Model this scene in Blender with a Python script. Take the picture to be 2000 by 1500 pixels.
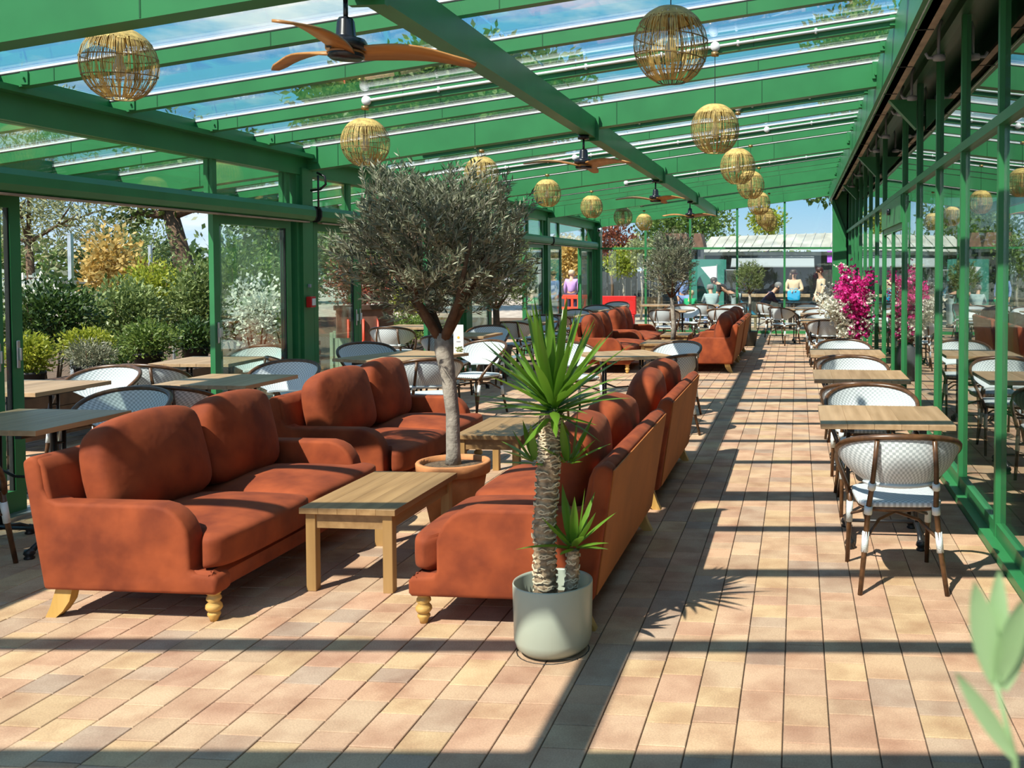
import bpy, bmesh, math, random
from mathutils import Vector, Matrix, Euler
from math import sin, cos, pi, radians, sqrt

for o in list(bpy.data.objects):
    bpy.data.objects.remove(o)
S = bpy.context.scene
COL = S.collection
RND = random.Random(11)

# ------------------------------------------------------------------ camera
FPX = 1870.0
cam = bpy.data.cameras.new('camera')
cam.sensor_width = 36.0
cam.lens = FPX / 2000 * 36.0
cam.shift_x = -(1380 - 1000) / 2000
cam.shift_y = -(750 - 588) / 2000
cam.clip_end = 400
cam.clip_start = 0.05
cam.dof.use_dof = True
cam.dof.focus_distance = 8.0
cam.dof.aperture_fstop = 7.0
cam_o = bpy.data.objects.new('camera', cam)
cam_o.location = (0, 0, 1.6)
cam_o.rotation_euler = (radians(90 - 1.99), 0, radians(5.44))
COL.objects.link(cam_o)
S.camera = cam_o

# ------------------------------------------------------------------ sky, sun, exposure
SUN_TO = Vector((-0.42, -0.69, 1.0)).normalized()      # towards the sun
W = bpy.data.worlds.new('world')
S.world = W
W.use_nodes = True
wt = W.node_tree
wt.nodes.clear()
wo = wt.nodes.new('ShaderNodeOutputWorld')
wb = wt.nodes.new('ShaderNodeBackground')
# clear sky: paler towards the horizon, deep blue above
g_tc = wt.nodes.new('ShaderNodeTexCoord')
g_sx = wt.nodes.new('ShaderNodeSeparateXYZ')
sky = wt.nodes.new('ShaderNodeValToRGB')
sky.color_ramp.elements[0].position = 0.0
sky.color_ramp.elements[0].color = (.52, .62, .72, 1)
sky.color_ramp.elements[1].position = 1.0
sky.color_ramp.elements[1].color = (.085, .24, .45, 1)
for pos, c in ((.07, (.27, .48, .70, 1)), (.16, (.125, .40, .70, 1)), (.34, (.10, .34, .64, 1))):
    e_ = sky.color_ramp.elements.new(pos); e_.color = c
wt.links.new(g_tc.outputs['Generated'], g_sx.inputs[0])
wt.links.new(g_sx.outputs['Z'], sky.inputs['Fac'])
# thin clouds: white mixed into the sky by a noise over direction
tc = wt.nodes.new('ShaderNodeTexCoord')
mp = wt.nodes.new('ShaderNodeMapping')
mp.inputs['Scale'].default_value = (1.2, 1.2, 4.0)
nz = wt.nodes.new('ShaderNodeTexNoise')
nz.inputs['Scale'].default_value = 2.3
nz.inputs['Detail'].default_value = 7
nz.inputs['Roughness'].default_value = 0.6
cr = wt.nodes.new('ShaderNodeValToRGB')
cr.color_ramp.elements[0].position = 0.50
cr.color_ramp.elements[0].color = (0, 0, 0, 1)
cr.color_ramp.elements[1].position = 0.74
cr.color_ramp.elements[1].color = (0.75, 0.75, 0.75, 1)
mx = wt.nodes.new('ShaderNodeMixRGB')
mx.inputs['Color2'].default_value = (1.55, 1.32, 1.08, 1)
wt.links.new(tc.outputs['Generated'], mp.inputs['Vector'])
wt.links.new(mp.outputs['Vector'], nz.inputs['Vector'])
wt.links.new(nz.outputs['Fac'], cr.inputs['Fac'])
wt.links.new(cr.outputs['Color'], mx.inputs['Fac'])
wt.links.new(sky.outputs['Color'], mx.inputs['Color1'])
wt.links.new(mx.outputs['Color'], wb.inputs['Color'])
wb.inputs['Strength'].default_value = 1.2
wt.links.new(wb.outputs['Background'], wo.inputs['Surface'])

sun = bpy.data.lights.new('sun', 'SUN')
sun.energy = 6.3
sun.angle = radians(0.55)
sun.color = (1.0, 0.93, 0.82)
sun_o = bpy.data.objects.new('sun', sun)
sun_o.rotation_euler = SUN_TO.to_track_quat('Z', 'Y').to_euler()
sun_o.location = (-4, -6, 12)
COL.objects.link(sun_o)

S.view_settings.view_transform = 'Standard'
S.view_settings.look = 'None'
S.view_settings.gamma = 1
S.view_settings.use_curve_mapping = False
S.view_settings.exposure = 0.35
cy = S.cycles
cy.max_bounces = 7
cy.diffuse_bounces = 3
cy.glossy_bounces = 3
cy.transmission_bounces = 4
cy.transparent_max_bounces = 28
cy.caustics_reflective = False
cy.caustics_refractive = False
cy.sample_clamp_indirect = 6.0

# ------------------------------------------------------------------ materials
MATS = {}
def _new(name):
    m = bpy.data.materials.new(name)
    m.use_nodes = True
    MATS[name] = m
    return m, m.node_tree, m.node_tree.nodes['Principled BSDF']

def noise_mix(t, bs, c1, c2, scale, detail=4, vec=None, lo=.35, hi=.65):
    n = t.nodes.new('ShaderNodeTexNoise'); n.inputs['Scale'].default_value = scale; n.inputs['Detail'].default_value = detail
    if vec is not None: t.links.new(vec, n.inputs['Vector'])
    r = t.nodes.new('ShaderNodeValToRGB')
    r.color_ramp.elements[0].position = lo; r.color_ramp.elements[0].color = (*c1, 1)
    r.color_ramp.elements[1].position = hi; r.color_ramp.elements[1].color = (*c2, 1)
    t.links.new(n.outputs['Fac'], r.inputs['Fac'])
    return r.outputs['Color']

def objvec(t, scale=(1, 1, 1)):
    c = t.nodes.new('ShaderNodeTexCoord'); m = t.nodes.new('ShaderNodeMapping')
    m.inputs['Scale'].default_value = scale
    t.links.new(c.outputs['Object'], m.inputs['Vector'])
    return m.outputs['Vector']

def mat(name, col, rough=.5, metal=0., var=0., vs=6., bump=0., bs=60., sheen=0., coat=0., stretch=(1, 1, 1), emis=None):
    m, t, b = _new(name)
    b.inputs['Base Color'].default_value = (*col, 1)
    b.inputs['Roughness'].default_value = rough
    b.inputs['Metallic'].default_value = metal
    if sheen:
        b.inputs['Sheen Weight'].default_value = sheen
        b.inputs['Sheen Roughness'].default_value = .4
        b.inputs['Sheen Tint'].default_value = (min(1, col[0] * 2.2), min(1, col[1] * 2.6), min(1, col[2] * 2.6), 1)
    if coat: b.inputs['Coat Weight'].default_value = coat
    if var:
        c1 = tuple(x * (1 - var) for x in col); c2 = tuple(min(1, x * (1 + var)) for x in col)
        t.links.new(noise_mix(t, b, c1, c2, vs, vec=objvec(t, stretch)), b.inputs['Base Color'])
    if bump:
        n = t.nodes.new('ShaderNodeTexNoise'); n.inputs['Scale'].default_value = bs; n.inputs['Detail'].default_value = 3
        t.links.new(objvec(t, stretch), n.inputs['Vector'])
        bp = t.nodes.new('ShaderNodeBump'); bp.inputs['Strength'].default_value = bump; bp.inputs['Distance'].default_value = .01
        t.links.new(n.outputs['Fac'], bp.inputs['Height']); t.links.new(bp.outputs['Normal'], b.inputs['Normal'])
    if emis:
        b.inputs['Emission Color'].default_value = (*emis[0], 1); b.inputs['Emission Strength'].default_value = emis[1]
    return m

def leafmat(name, c1, c2, trans=.35, rough=.45):
    m, t, b = _new(name)
    g = t.nodes.new('ShaderNodeNewGeometry')
    r = t.nodes.new('ShaderNodeValToRGB')
    r.color_ramp.elements[0].color = (*c1, 1); r.color_ramp.elements[1].color = (*c2, 1)
    t.links.new(g.outputs['Random Per Island'], r.inputs['Fac'])
    t.links.new(r.outputs['Color'], b.inputs['Base Color'])
    b.inputs['Roughness'].default_value = rough
    tr = t.nodes.new('ShaderNodeBsdfTranslucent'); t.links.new(r.outputs['Color'], tr.inputs['Color'])
    ms = t.nodes.new('ShaderNodeMixShader'); ms.inputs['Fac'].default_value = trans
    t.links.new(b.outputs[0], ms.inputs[1]); t.links.new(tr.outputs[0], ms.inputs[2])
    t.links.new(ms.outputs[0], t.nodes['Material Output'].inputs['Surface'])
    return m

def glassmat(name, tint, f0=.045, wobble=0.):
    m, t, b = _new(name)
    t.nodes.remove(b)
    lw = t.nodes.new('ShaderNodeLayerWeight'); lw.inputs['Blend'].default_value = .5
    p = t.nodes.new('ShaderNodeMath'); p.operation = 'POWER'; p.inputs[1].default_value = 5
    k = t.nodes.new('ShaderNodeMath'); k.operation = 'MULTIPLY_ADD'; k.inputs[1].default_value = 1 - f0; k.inputs[2].default_value = f0
    k.use_clamp = True
    t.links.new(lw.outputs['Facing'], p.inputs[0]); t.links.new(p.outputs[0], k.inputs[0])
    tr = t.nodes.new('ShaderNodeBsdfTransparent'); tr.inputs['Color'].default_value = (*tint, 1)
    gl = t.nodes.new('ShaderNodeBsdfGlossy'); gl.inputs['Roughness'].default_value = 0.0
    gl.inputs['Color'].default_value = (.95, .97, .96, 1)
    if wobble:
        n = t.nodes.new('ShaderNodeTexNoise'); n.inputs['Scale'].default_value = 1.1; n.inputs['Detail'].default_value = 1
        c = t.nodes.new('ShaderNodeTexCoord'); t.links.new(c.outputs['Object'], n.inputs['Vector'])
        bp = t.nodes.new('ShaderNodeBump'); bp.inputs['Strength'].default_value = wobble; bp.inputs['Distance'].default_value = .012
        t.links.new(n.outputs['Fac'], bp.inputs['Height']); t.links.new(bp.outputs['Normal'], gl.inputs['Normal'])
    ms = t.nodes.new('ShaderNodeMixShader')
    t.links.new(k.outputs[0], ms.inputs[0]); t.links.new(tr.outputs[0], ms.inputs[1]); t.links.new(gl.outputs[0], ms.inputs[2])
    t.links.new(ms.outputs[0], t.nodes['Material Output'].inputs['Surface'])
    return m

def woodmat(name, c1, c2, axis=1, rough=.45, bump=.15):
    """grain along the given local axis, tone differs from plank to plank"""
    m, t, b = _new(name)
    sc = [22, 22, 22]; sc[axis] = 1.6
    v = objvec(t, tuple(sc))
    oi = t.nodes.new('ShaderNodeObjectInfo')
    add = t.nodes.new('ShaderNodeVectorMath'); add.operation = 'ADD'
    mul = t.nodes.new('ShaderNodeMath'); mul.operation = 'MULTIPLY'; mul.inputs[1].default_value = 37.
    t.links.new(oi.outputs['Random'], mul.inputs[0]); t.links.new(v, add.inputs[0]); t.links.new(mul.outputs[0], add.inputs[1])
    col = noise_mix(t, b, c1, c2, 1.0, 6, add.outputs[0], .3, .7)
    hs = t.nodes.new('ShaderNodeHueSaturation')
    mr = t.nodes.new('ShaderNodeMapRange'); mr.inputs['To Min'].default_value = .85; mr.inputs['To Max'].default_value = 1.12
    t.links.new(oi.outputs['Random'], mr.inputs['Value']); t.links.new(mr.outputs[0], hs.inputs['Value'])
    t.links.new(col, hs.inputs['Color']); t.links.new(hs.outputs['Color'], b.inputs['Base Color'])
    b.inputs['Roughness'].default_value = rough
    return m

mat('paint', (.03, .2, .066), .4, var=.08, vs=3)
mat('paint_dark', (.014, .09, .03), .4)
mat('gasket', (.012, .013, .012), .6)
mat('glazing_white', (.8, .82, .82), .4)
mat('alu', (.55, .57, .57), .35, metal=.8)
mat('white_plastic', (.8, .81, .82), .35)
mat('grey_plastic', (.35, .37, .42), .5)
mat('duct', (.42, .3, .22), .5, var=.25, vs=5)
mat('galv', (.5, .55, .57), .35, metal=.6, var=.15, vs=10)
mat('black_metal', (.012, .012, .014), .4)
mat('black_gloss', (.01, .012, .018), .25)
mat('red_plastic', (.65, .02, .02), .35)
mat('barrier_red', (.75, .07, .03), .45)
mat('sign_green', (.0, .22, .12), .4)
glassmat('glass_roof', (.96, .985, .98), .05)
glassmat('glass_wall', (.93, .975, .95), .05)
glassmat('glass_right', (.62, .7, .65), .32, wobble=.06)
woodmat('oak', (.27, .15, .058), (.41, .245, .105), 1)
woodmat('oak_leg', (.36, .2, .07), (.48, .29, .11), 2)
woodmat('walnut_top', (.36, .22, .11), (.52, .34, .19), 1)
woodmat('blade_wood', (.36, .15, .04), (.52, .25, .075), 0)
woodmat('leg_pine', (.58, .33, .08), (.68, .42, .13), 2)
mat('bamboo', (.1, .045, .018), .32, var=.35, vs=30)
mat('binding', (.72, .8, .82), .5, bump=.3, bs=200)
mat('terracotta', (.56, .23, .085), .75, var=.14, vs=9, bump=.15)
mat('soil', (.13, .085, .05), .95, var=.5, vs=60, bump=.8, bs=120)
mat('pot_green', (.4, .45, .37), .3, var=.03)
mat('pot_dark', (.05, .055, .06), .6)
mat('bark_grey', (.33, .29, .24), .9, var=.3, vs=18, bump=.5, bs=50)
mat('bark_brown', (.12, .075, .045), .9, var=.3, vs=18, bump=.5, bs=50)
mat('straw', (.55, .39, .12), .7, var=.3, vs=25)
mat('lamp_wire', (.2, .12, .035), .5)
mat('brass', (.45, .27, .1), .3, metal=.7)
mat('bulb', (.8, .75, .6), .1)
mat('paper', (.78, .78, .8), .6)
mat('ink_gold', (.75, .5, .08), .5)
mat('ink_grey', (.3, .3, .33), .6)
mat('ink_leaf', (.2, .25, .06), .6)
mat('skin', (.6, .33, .22), .5)
mat('hair_dark', (.045, .02, .012), .5)
mat('hair_blond', (.62, .48, .3), .55)
mat('hair_grey', (.2, .19, .19), .6)
mat('cloth_lilac', (.52, .33, .68), .8)
mat('cloth_beige', (.68, .5, .32), .8, var=.1)
mat('cloth_cream', (.72, .56, .4), .8, var=.1)
mat('cloth_purple', (.05, .035, .08), .8)
mat('cloth_green', (.0, .33, .12), .8)
mat('cloth_blue', (.2, .3, .6), .8)
mat('cloth_grey', (.32, .42, .44), .8)
mat('cloth_black', (.02, .02, .024), .8)
mat('bag_blue', (.0, .42, .8), .6)
mat('lens_dark', (.05, .005, .01), .15)
mat('gravel', (.42, .36, .29), .95, var=.3, vs=4, bump=.4, bs=30)
mat('shed_board', (.045, .052, .045), .8, var=.3, vs=5)
mat('roof_sheet', (.42, .395, .35), .7, var=.2, vs=2)
mat('awning', (.3, .32, .33), .8)
mat('tile_brown', (.2, .1, .07), .8, var=.25, vs=6)
mat('play_green', (.03, .19, .15), .6)
mat('play_blue', (.02, .2, .3), .5)
mat('sleeper', (.32, .23, .14), .9, var=.3, vs=5)
mat('fence_dark', (.05, .055, .06), .8)
mat('brick_wall', (.3, .13, .08), .9, var=.25, vs=14)
mat('bench_brown', (.1, .055, .035), .7, var=.3, vs=8)
mat('sage_wood', (.38, .47, .33), .6)
mat('pot_black', (.02, .021, .022), .6)
mat('purple_sign', (.5, .12, .7), .6)
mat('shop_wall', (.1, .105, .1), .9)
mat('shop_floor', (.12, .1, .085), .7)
leafmat('leaf_olive', (.05, .068, .03), (.4, .41, .28), .2)
leafmat('leaf_olive_green', (.1, .15, .03), (.3, .38, .14), .3)
leafmat('leaf_dark', (.015, .045, .012), (.09, .16, .03), .25)
leafmat('leaf_mid', (.06, .12, .02), (.24, .33, .07), .35)
leafmat('leaf_lime', (.2, .26, .02), (.48, .5, .06), .4)
leafmat('leaf_gold', (.42, .26, .05), (.78, .6, .22), .4)
leafmat('leaf_pale', (.2, .24, .08), (.5, .5, .26), .4)
leafmat('leaf_red', (.12, .02, .015), (.42, .12, .06), .3)
leafmat('leaf_yucca', (.06, .16, .012), (.2, .38, .04), .35, .3)
leafmat('petal_pink', (.65, .01, .22), (.9, .08, .45), .35)
leafmat('petal_white', (.72, .72, .58), (.88, .88, .8), .3)
leafmat('leaf_spring', (.22, .4, .16), (.42, .6, .32), .45)

# velvet: nap marks as large soft patches
def _velvet():
    m, t, b = _new('velvet')
    v = objvec(t)
    c = noise_mix(t, b, (.17, .025, .0035), (.35, .066, .0135), 6.5, 6, v, .3, .72)
    t.links.new(c, b.inputs['Base Color'])
    b.inputs['Roughness'].default_value = .85
    b.inputs['Sheen Weight'].default_value = .08
    b.inputs['Sheen Roughness'].default_value = .35
    b.inputs['Sheen Tint'].default_value = (1, .45, .25, 1)
    n = t.nodes.new('ShaderNodeTexNoise'); n.inputs['Scale'].default_value = 9; t.links.new(v, n.inputs['Vector'])
    bp = t.nodes.new('ShaderNodeBump'); bp.inputs['Strength'].default_value = .25; bp.inputs['Distance'].default_value = .02
    t.links.new(n.outputs['Fac'], bp.inputs['Height']); t.links.new(bp.outputs['Normal'], b.inputs['Normal'])
_velvet()
mat('sofa_lining', (.4, .135, .028), .8, var=.1, vs=4)

# woven plastic cane: checks of white and grey strands, uv in metres
def _weave(name, ca, cb, sc):
    m, t, b = _new(name)
    u = t.nodes.new('ShaderNodeUVMap')
    ck = t.nodes.new('ShaderNodeTexChecker'); ck.inputs['Scale'].default_value = sc
    ck.inputs['Color1'].default_value = (*ca, 1); ck.inputs['Color2'].default_value = (*cb, 1)
    t.links.new(u.outputs['UV'], ck.inputs['Vector'])
    t.links.new(ck.outputs['Color'], b.inputs['Base Color'])
    bp = t.nodes.new('ShaderNodeBump'); bp.inputs['Strength'].default_value = .35; bp.inputs['Distance'].default_value = .004
    t.links.new(ck.outputs['Fac'], bp.inputs['Height']); t.links.new(bp.outputs['Normal'], b.inputs['Normal'])
    b.inputs['Roughness'].default_value = .45
_weave('weave', (.76, .81, .83), (.46, .51, .53), 72)

# pavers: tone from a colour attribute, speckle and soft stains on top
def _paver():
    m, t, b = _new('paver')
    a = t.nodes.new('ShaderNodeAttribute'); a.attribute_name = 'tone'
    v = objvec(t)
    st = noise_mix(t, b, (.8, .68, .62), (1.12, 1.1, 1.05), 5.0, 5, v, .3, .6)
    sp = noise_mix(t, b, (.86, .85, .84), (1.1, 1.1, 1.1), 170, 2, v, .35, .7)
    m1 = t.nodes.new('ShaderNodeMixRGB'); m1.blend_type = 'MULTIPLY'; m1.inputs[0].default_value = 1
    m2 = t.nodes.new('ShaderNodeMixRGB'); m2.blend_type = 'MULTIPLY'; m2.inputs[0].default_value = 1
    t.links.new(a.outputs['Color'], m1.inputs[1]); t.links.new(st, m1.inputs[2])
    t.links.new(m1.outputs[0], m2.inputs[1]); t.links.new(sp, m2.inputs[2])
    t.links.new(m2.outputs[0], b.inputs['Base Color'])
    b.inputs['Roughness'].default_value = .82
    n = t.nodes.new('ShaderNodeTexNoise'); n.inputs['Scale'].default_value = 120; t.links.new(v, n.inputs['Vector'])
    bp = t.nodes.new('ShaderNodeBump'); bp.inputs['Strength'].default_value = .2; bp.inputs['Distance'].default_value = .003
    t.links.new(n.outputs['Fac'], bp.inputs['Height']); t.links.new(bp.outputs['Normal'], b.inputs['Normal'])
_paver()
mat('sand_bed', (.07, .045, .028), .95, var=.3, vs=30)

# yucca trunk: pale scars on brown
mat('yucca_bark', (.33, .24, .15), .9, var=.45, vs=40, bump=.6, bs=80)
mat('yucca_scar', (.66, .55, .38), .8)

# ------------------------------------------------------------------ mesh helpers
class MB:
    """collects shapes; build() links them as one mesh object"""
    def __init__(s): s.v = []; s.f = []; s.uv = None; s.tone = None
    def add(s, vs, fs, tone=None):
        n = len(s.v); s.v += [tuple(p) for p in vs]; s.f += [tuple(i + n for i in f) for f in fs]
        if tone is not None:
            if s.tone is None: s.tone = []
            s.tone += [tone] * len(vs)
        return s
    def box(s, x0, x1, y0, y1, z0, z1, M=None):
        vs = [Vector((x, y, z)) for z in (z0, z1) for y in (y0, y1) for x in (x0, x1)]
        if M: vs = [M @ p for p in vs]
        return s.add(vs, [(0, 2, 3, 1), (4, 5, 7, 6), (0, 1, 5, 4), (2, 6, 7, 3), (0, 4, 6, 2), (1, 3, 7, 5)])
    def cbox(s, x0, x1, y0, y1, z0, z1, c, M=None):
        """box with chamfered edges"""
        lo = (x0, y0, z0); hi = (x1, y1, z1); vs = []; idx = {}
        for i in range(8):
            sg = [(i >> k) & 1 for k in range(3)]
            for a in range(3):
                p = [(hi[k] if sg[k] else lo[k]) if k == a else (hi[k] - c if sg[k] else lo[k] + c) for k in range(3)]
                idx[i, a] = len(vs); vs.append(M @ Vector(p) if M else Vector(p))
        fs = []
        for a in range(3):
            b, d = (a + 1) % 3, (a + 2) % 3
            for sg in (0, 1):
                q = [(sg << a) | (p << b) | (r << d) for p, r in ((0, 0), (1, 0), (1, 1), (0, 1))]
                f = [idx[i, a] for i in q]; fs.append(f if sg else f[::-1])
            for p in (0, 1):
                for r in (0, 1):
                    i0 = (p << b) | (r << d); i1 = i0 | (1 << a)
                    f = [idx[i0, b], idx[i1, b], idx[i1, d], idx[i0, d]]
                    fs.append(f if p == r else f[::-1])
        for i in range(8):
            f = [idx[i, 0], idx[i, 1], idx[i, 2]]
            fs.append(f if bin(i).count('1') % 2 else f[::-1])
        return s.add(vs, fs)
    def tube(s, pts, rad, n=8, cap=True):
        pts = [Vector(p) for p in pts]; k = len(pts)
        if not isinstance(rad, (list, tuple)): rad = [rad] * k
        up = None; rings = []
        for i, p in enumerate(pts):
            d = (pts[min(i + 1, k - 1)] - pts[max(i - 1, 0)])
            d = d.normalized() if d.length > 1e-9 else Vector((0, 0, 1))
            if up is None: up = d.orthogonal().normalized()
            up = (up - d * up.dot(d)); up = up.normalized() if up.length > 1e-6 else d.orthogonal().normalized()
            w = d.cross(up)
            rings.append([p + (up * cos(2 * pi * j / n) + w * sin(2 * pi * j / n)) * rad[i] for j in range(n)])
        vs = [q for r in rings for q in r]
        fs = [(i * n + j, i * n + (j + 1) % n, (i + 1) * n + (j + 1) % n, (i + 1) * n + j) for i in range(k - 1) for j in range(n)]
        if cap: fs += [tuple(range(n))[::-1], tuple((k - 1) * n + j for j in range(n))]
        return s.add(vs, fs)
    def lathe(s, prof, n=24, c=(0, 0, 0), M=None):
        c = Vector(c)
        vs = [Vector((r * cos(2 * pi * j / n), r * sin(2 * pi * j / n), z)) for r, z in prof for j in range(n)]
        vs = [(M @ p if M else p) + c for p in vs]
        k = len(prof)
        fs = [(i * n + j, i * n + (j + 1) % n, (i + 1) * n + (j + 1) % n, (i + 1) * n + j) for i in range(k - 1) for j in range(n)]
        return s.add(vs, fs)
    def prism(s, poly, a0, a1, axis='y', M=None):
        """2D outline extruded along an axis: y -> (x,z) outline, x -> (y,z), z -> (x,y)"""
        def P(u, w, a): return {'y': (u, a, w), 'x': (a, u, w), 'z': (u, w, a)}[axis]
        k = len(poly)
        vs = [Vector(P(u, w, a)) for a in (a0, a1) for u, w in poly]
        if M: vs = [M @ p for p in vs]
        fs = [tuple(range(k)), tuple(range(2 * k - 1, k - 1, -1))] + [((i + 1) % k, i, i + k, (i + 1) % k + k) for i in range(k)]
        return s.add(vs, fs)
    def puff(s, sx, sy, sz, k=8., n=10, crown=(0, 0, 0), fn=None, M=None):
        """rounded, slightly crowned cushion block; sx.. are full sizes"""
        vs = []; fs = []; key = {}
        def V(p):
            kk = tuple(round(q, 5) for q in p)
            if kk not in key:
                l = sum(abs(q) ** k for q in p) ** (1 / k)
                q = [w / l for w in p]
                x, y, z = q
                r = Vector((x * sx / 2, y * sy / 2, z * sz / 2))
                r.x += crown[0] * x * (1 - y * y) * (1 - z * z)
                r.y += crown[1] * y * (1 - x * x) * (1 - z * z)
                r.z += crown[2] * z * (1 - x * x) * (1 - y * y)
                if fn: r = fn(r)
                key[kk] = len(vs); vs.append(M @ r if M else r)
            return key[kk]
        g = [sin((-1 + 2 * i / n) * pi / 2) for i in range(n + 1)]
        for a in range(3):
            for sg in (-1, 1):
                for i in range(n):
                    for j in range(n):
                        q = []
                        for u, w in ((g[i], g[j]), (g[i + 1], g[j]), (g[i + 1], g[j + 1]), (g[i], g[j + 1])):
                            p = [0, 0, 0]; p[a] = sg; p[(a + 1) % 3] = u; p[(a + 2) % 3] = w; q.append(V(p))
                        fs.append(q if sg > 0 else q[::-1])
        return s.add(vs, fs)
    def build(s, name, m, parent=None, smooth=False, bevel=0, seg=3, kind=None):
        me = bpy.data.meshes.new(name)
        me.from_pydata(s.v, [], s.f)
        if s.uv:
            l = me.uv_layers.new(name='UVMap')
            vi = [0] * len(me.loops); me.loops.foreach_get('vertex_index', vi)
            l.data.foreach_set('uv', [c for i in vi for c in s.uv[i]])
        if s.tone:
            at = me.color_attributes.new('tone', 'FLOAT_COLOR', 'POINT')
            at.data.foreach_set('color', [c for t in s.tone for c in (*t, 1.)])
        me.materials.append(MATS[m])
        if smooth is True: me.polygons.foreach_set('use_smooth', [True] * len(me.polygons))
        me.update()
        o = bpy.data.objects.new(name, me); COL.objects.link(o)
        if parent is not None: o.parent = parent
        if bevel:
            b = o.modifiers.new('bevel', 'BEVEL'); b.width = bevel; b.segments = seg; b.limit_method = 'ANGLE'; b.angle_limit = radians(50)
            me.polygons.foreach_set('use_smooth', [True] * len(me.polygons))
            b.harden_normals = False
        if kind: o['kind'] = kind
        return o

def tag(o, label=None, cat=None, group=None, kind=None):
    if label: o['label'] = label
    if cat: o['category'] = cat
    if group: o['group'] = group
    if kind: o['kind'] = kind
    return o
def empty(name, loc=(0, 0, 0), rz=0., kind=None):
    o = bpy.data.objects.new(name, None); o.empty_display_size = .1
    o.location = loc; o.rotation_euler = (0, 0, rz); COL.objects.link(o)
    if kind: o['kind'] = kind
    return o
def thing(name, label, cat, loc=(0, 0, 0), rz=0., group=None):
    return tag(empty(name, loc, rz), label, cat, group)
def dup(root, loc, rz, label, group=None, scale=None):
    r = root.copy(); COL.objects.link(r); r.location = loc; r.rotation_euler = (0, 0, rz); r['label'] = label
    if group: r['group'] = group
    if scale: r.scale = scale
    for ch in list(KIDS.get(root.name) or kids(root)):
        c = ch.copy(); COL.objects.link(c); c.parent = r
        for g in kids(ch):
            d = g.copy(); COL.objects.link(d); d.parent = c
    return r
KIDS = {}
_kidcache = {}
def kids(o):
    if o.name not in _kidcache: _kidcache[o.name] = [c for c in bpy.data.objects if c.parent == o]
    return _kidcache[o.name]
def rot(ax, deg): return Matrix.Rotation(radians(deg), 4, ax)
def tr(x, y, z): return Matrix.Translation((x, y, z))

# ------------------------------------------------------------------ floor: sand bed and separate pavers
XL, XR, YF = -4.95, 1.17, 23.3
floor = MB().box(-7.2, 1.3, -1.5, 26.5, -.12, -.006).build('floor', 'sand_bed')
floor['kind'] = 'structure'
TONES = [(.515, .35, .225), (.53, .375, .225), (.50, .325, .22), (.485, .305, .21), (.44, .32, .235), (.405, .3, .23), (.53, .375, .25), (.51, .34, .235), (.50, .345, .23), (.515, .33, .22), (.475, .335, .23)]
_th, _ph = radians(5.44), radians(1.99)
_fw = Vector((-sin(_th) * cos(_ph), cos(_th) * cos(_ph), -sin(_ph))); _rt = Vector((cos(_th), sin(_th), 0))
def seen(x, y):
    v = Vector((x, y, -1.6)); d = v.dot(_fw)
    if d < .5: return None
    px = 1380 + FPX * v.dot(_rt) / d; py = 588 - FPX * v.dot(_rt.cross(_fw)) / d
    return d if -30 < px < 2030 and py < 1530 else None
pav = []
CW = .161
rp = random.Random(5)
i = 0
x = -7.13
while x < 1.13:
    y = -1.2 - rp.random() * .2
    while y < 26.2:
        L = rp.choice((.162, .242, .162, .242, .122))
        t = rp.choice(TONES); k = rp.uniform(.9, 1.06)
        pav.append((x, y, L, tuple(c * k for c in t), rp.uniform(-.0012, .0012)))
        y += L
    x += CW
def paver_shape(mb, x, y, L, t, dz):
    j = .0022; c = .0022
    x0, x1, y0, y1 = x + j, x + CW - j, y + j, y + L - j; z = dz
    vs = [(x0, y0, -.03), (x1, y0, -.03), (x1, y1, -.03), (x0, y1, -.03),
          (x0, y0, z - c), (x1, y0, z - c), (x1, y1, z - c), (x0, y1, z - c),
          (x0 + c, y0 + c, z), (x1 - c, y0 + c, z), (x1 - c, y1 - c, z), (x0 + c, y1 - c, z)]
    fs = [(8, 9, 10, 11)]
    for a in range(4):
        b = (a + 1) % 4
        fs += [(a, b, b + 4, a + 4), (a + 4, b + 4, b + 8, a + 8)]
    mb.add(vs, fs, t)
order = sorted(((seen(p[0] + .08, p[1] + p[2] / 2) or 99) / sqrt(p[2]), i) for i, p in enumerate(pav))
near = {i for d, i in order[:300]}
field = MB()
for i, p in enumerate(pav):
    if i in near:
        m_ = MB(); paver_shape(m_, *p); m_.build('paver', 'paver', floor)
    else: paver_shape(field, *p)
field.build('paver_field', 'paver', floor, kind='stuff')

ground = MB().box(-90, 60, -20, 140, -.3, -.13).build('ground', 'gravel'); ground['kind'] = 'structure'
o = MB().box(-24, -7.3, 6.5, 30, -.13, -.005).build('ground_bed', 'soil'); o['kind'] = 'structure'

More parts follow.
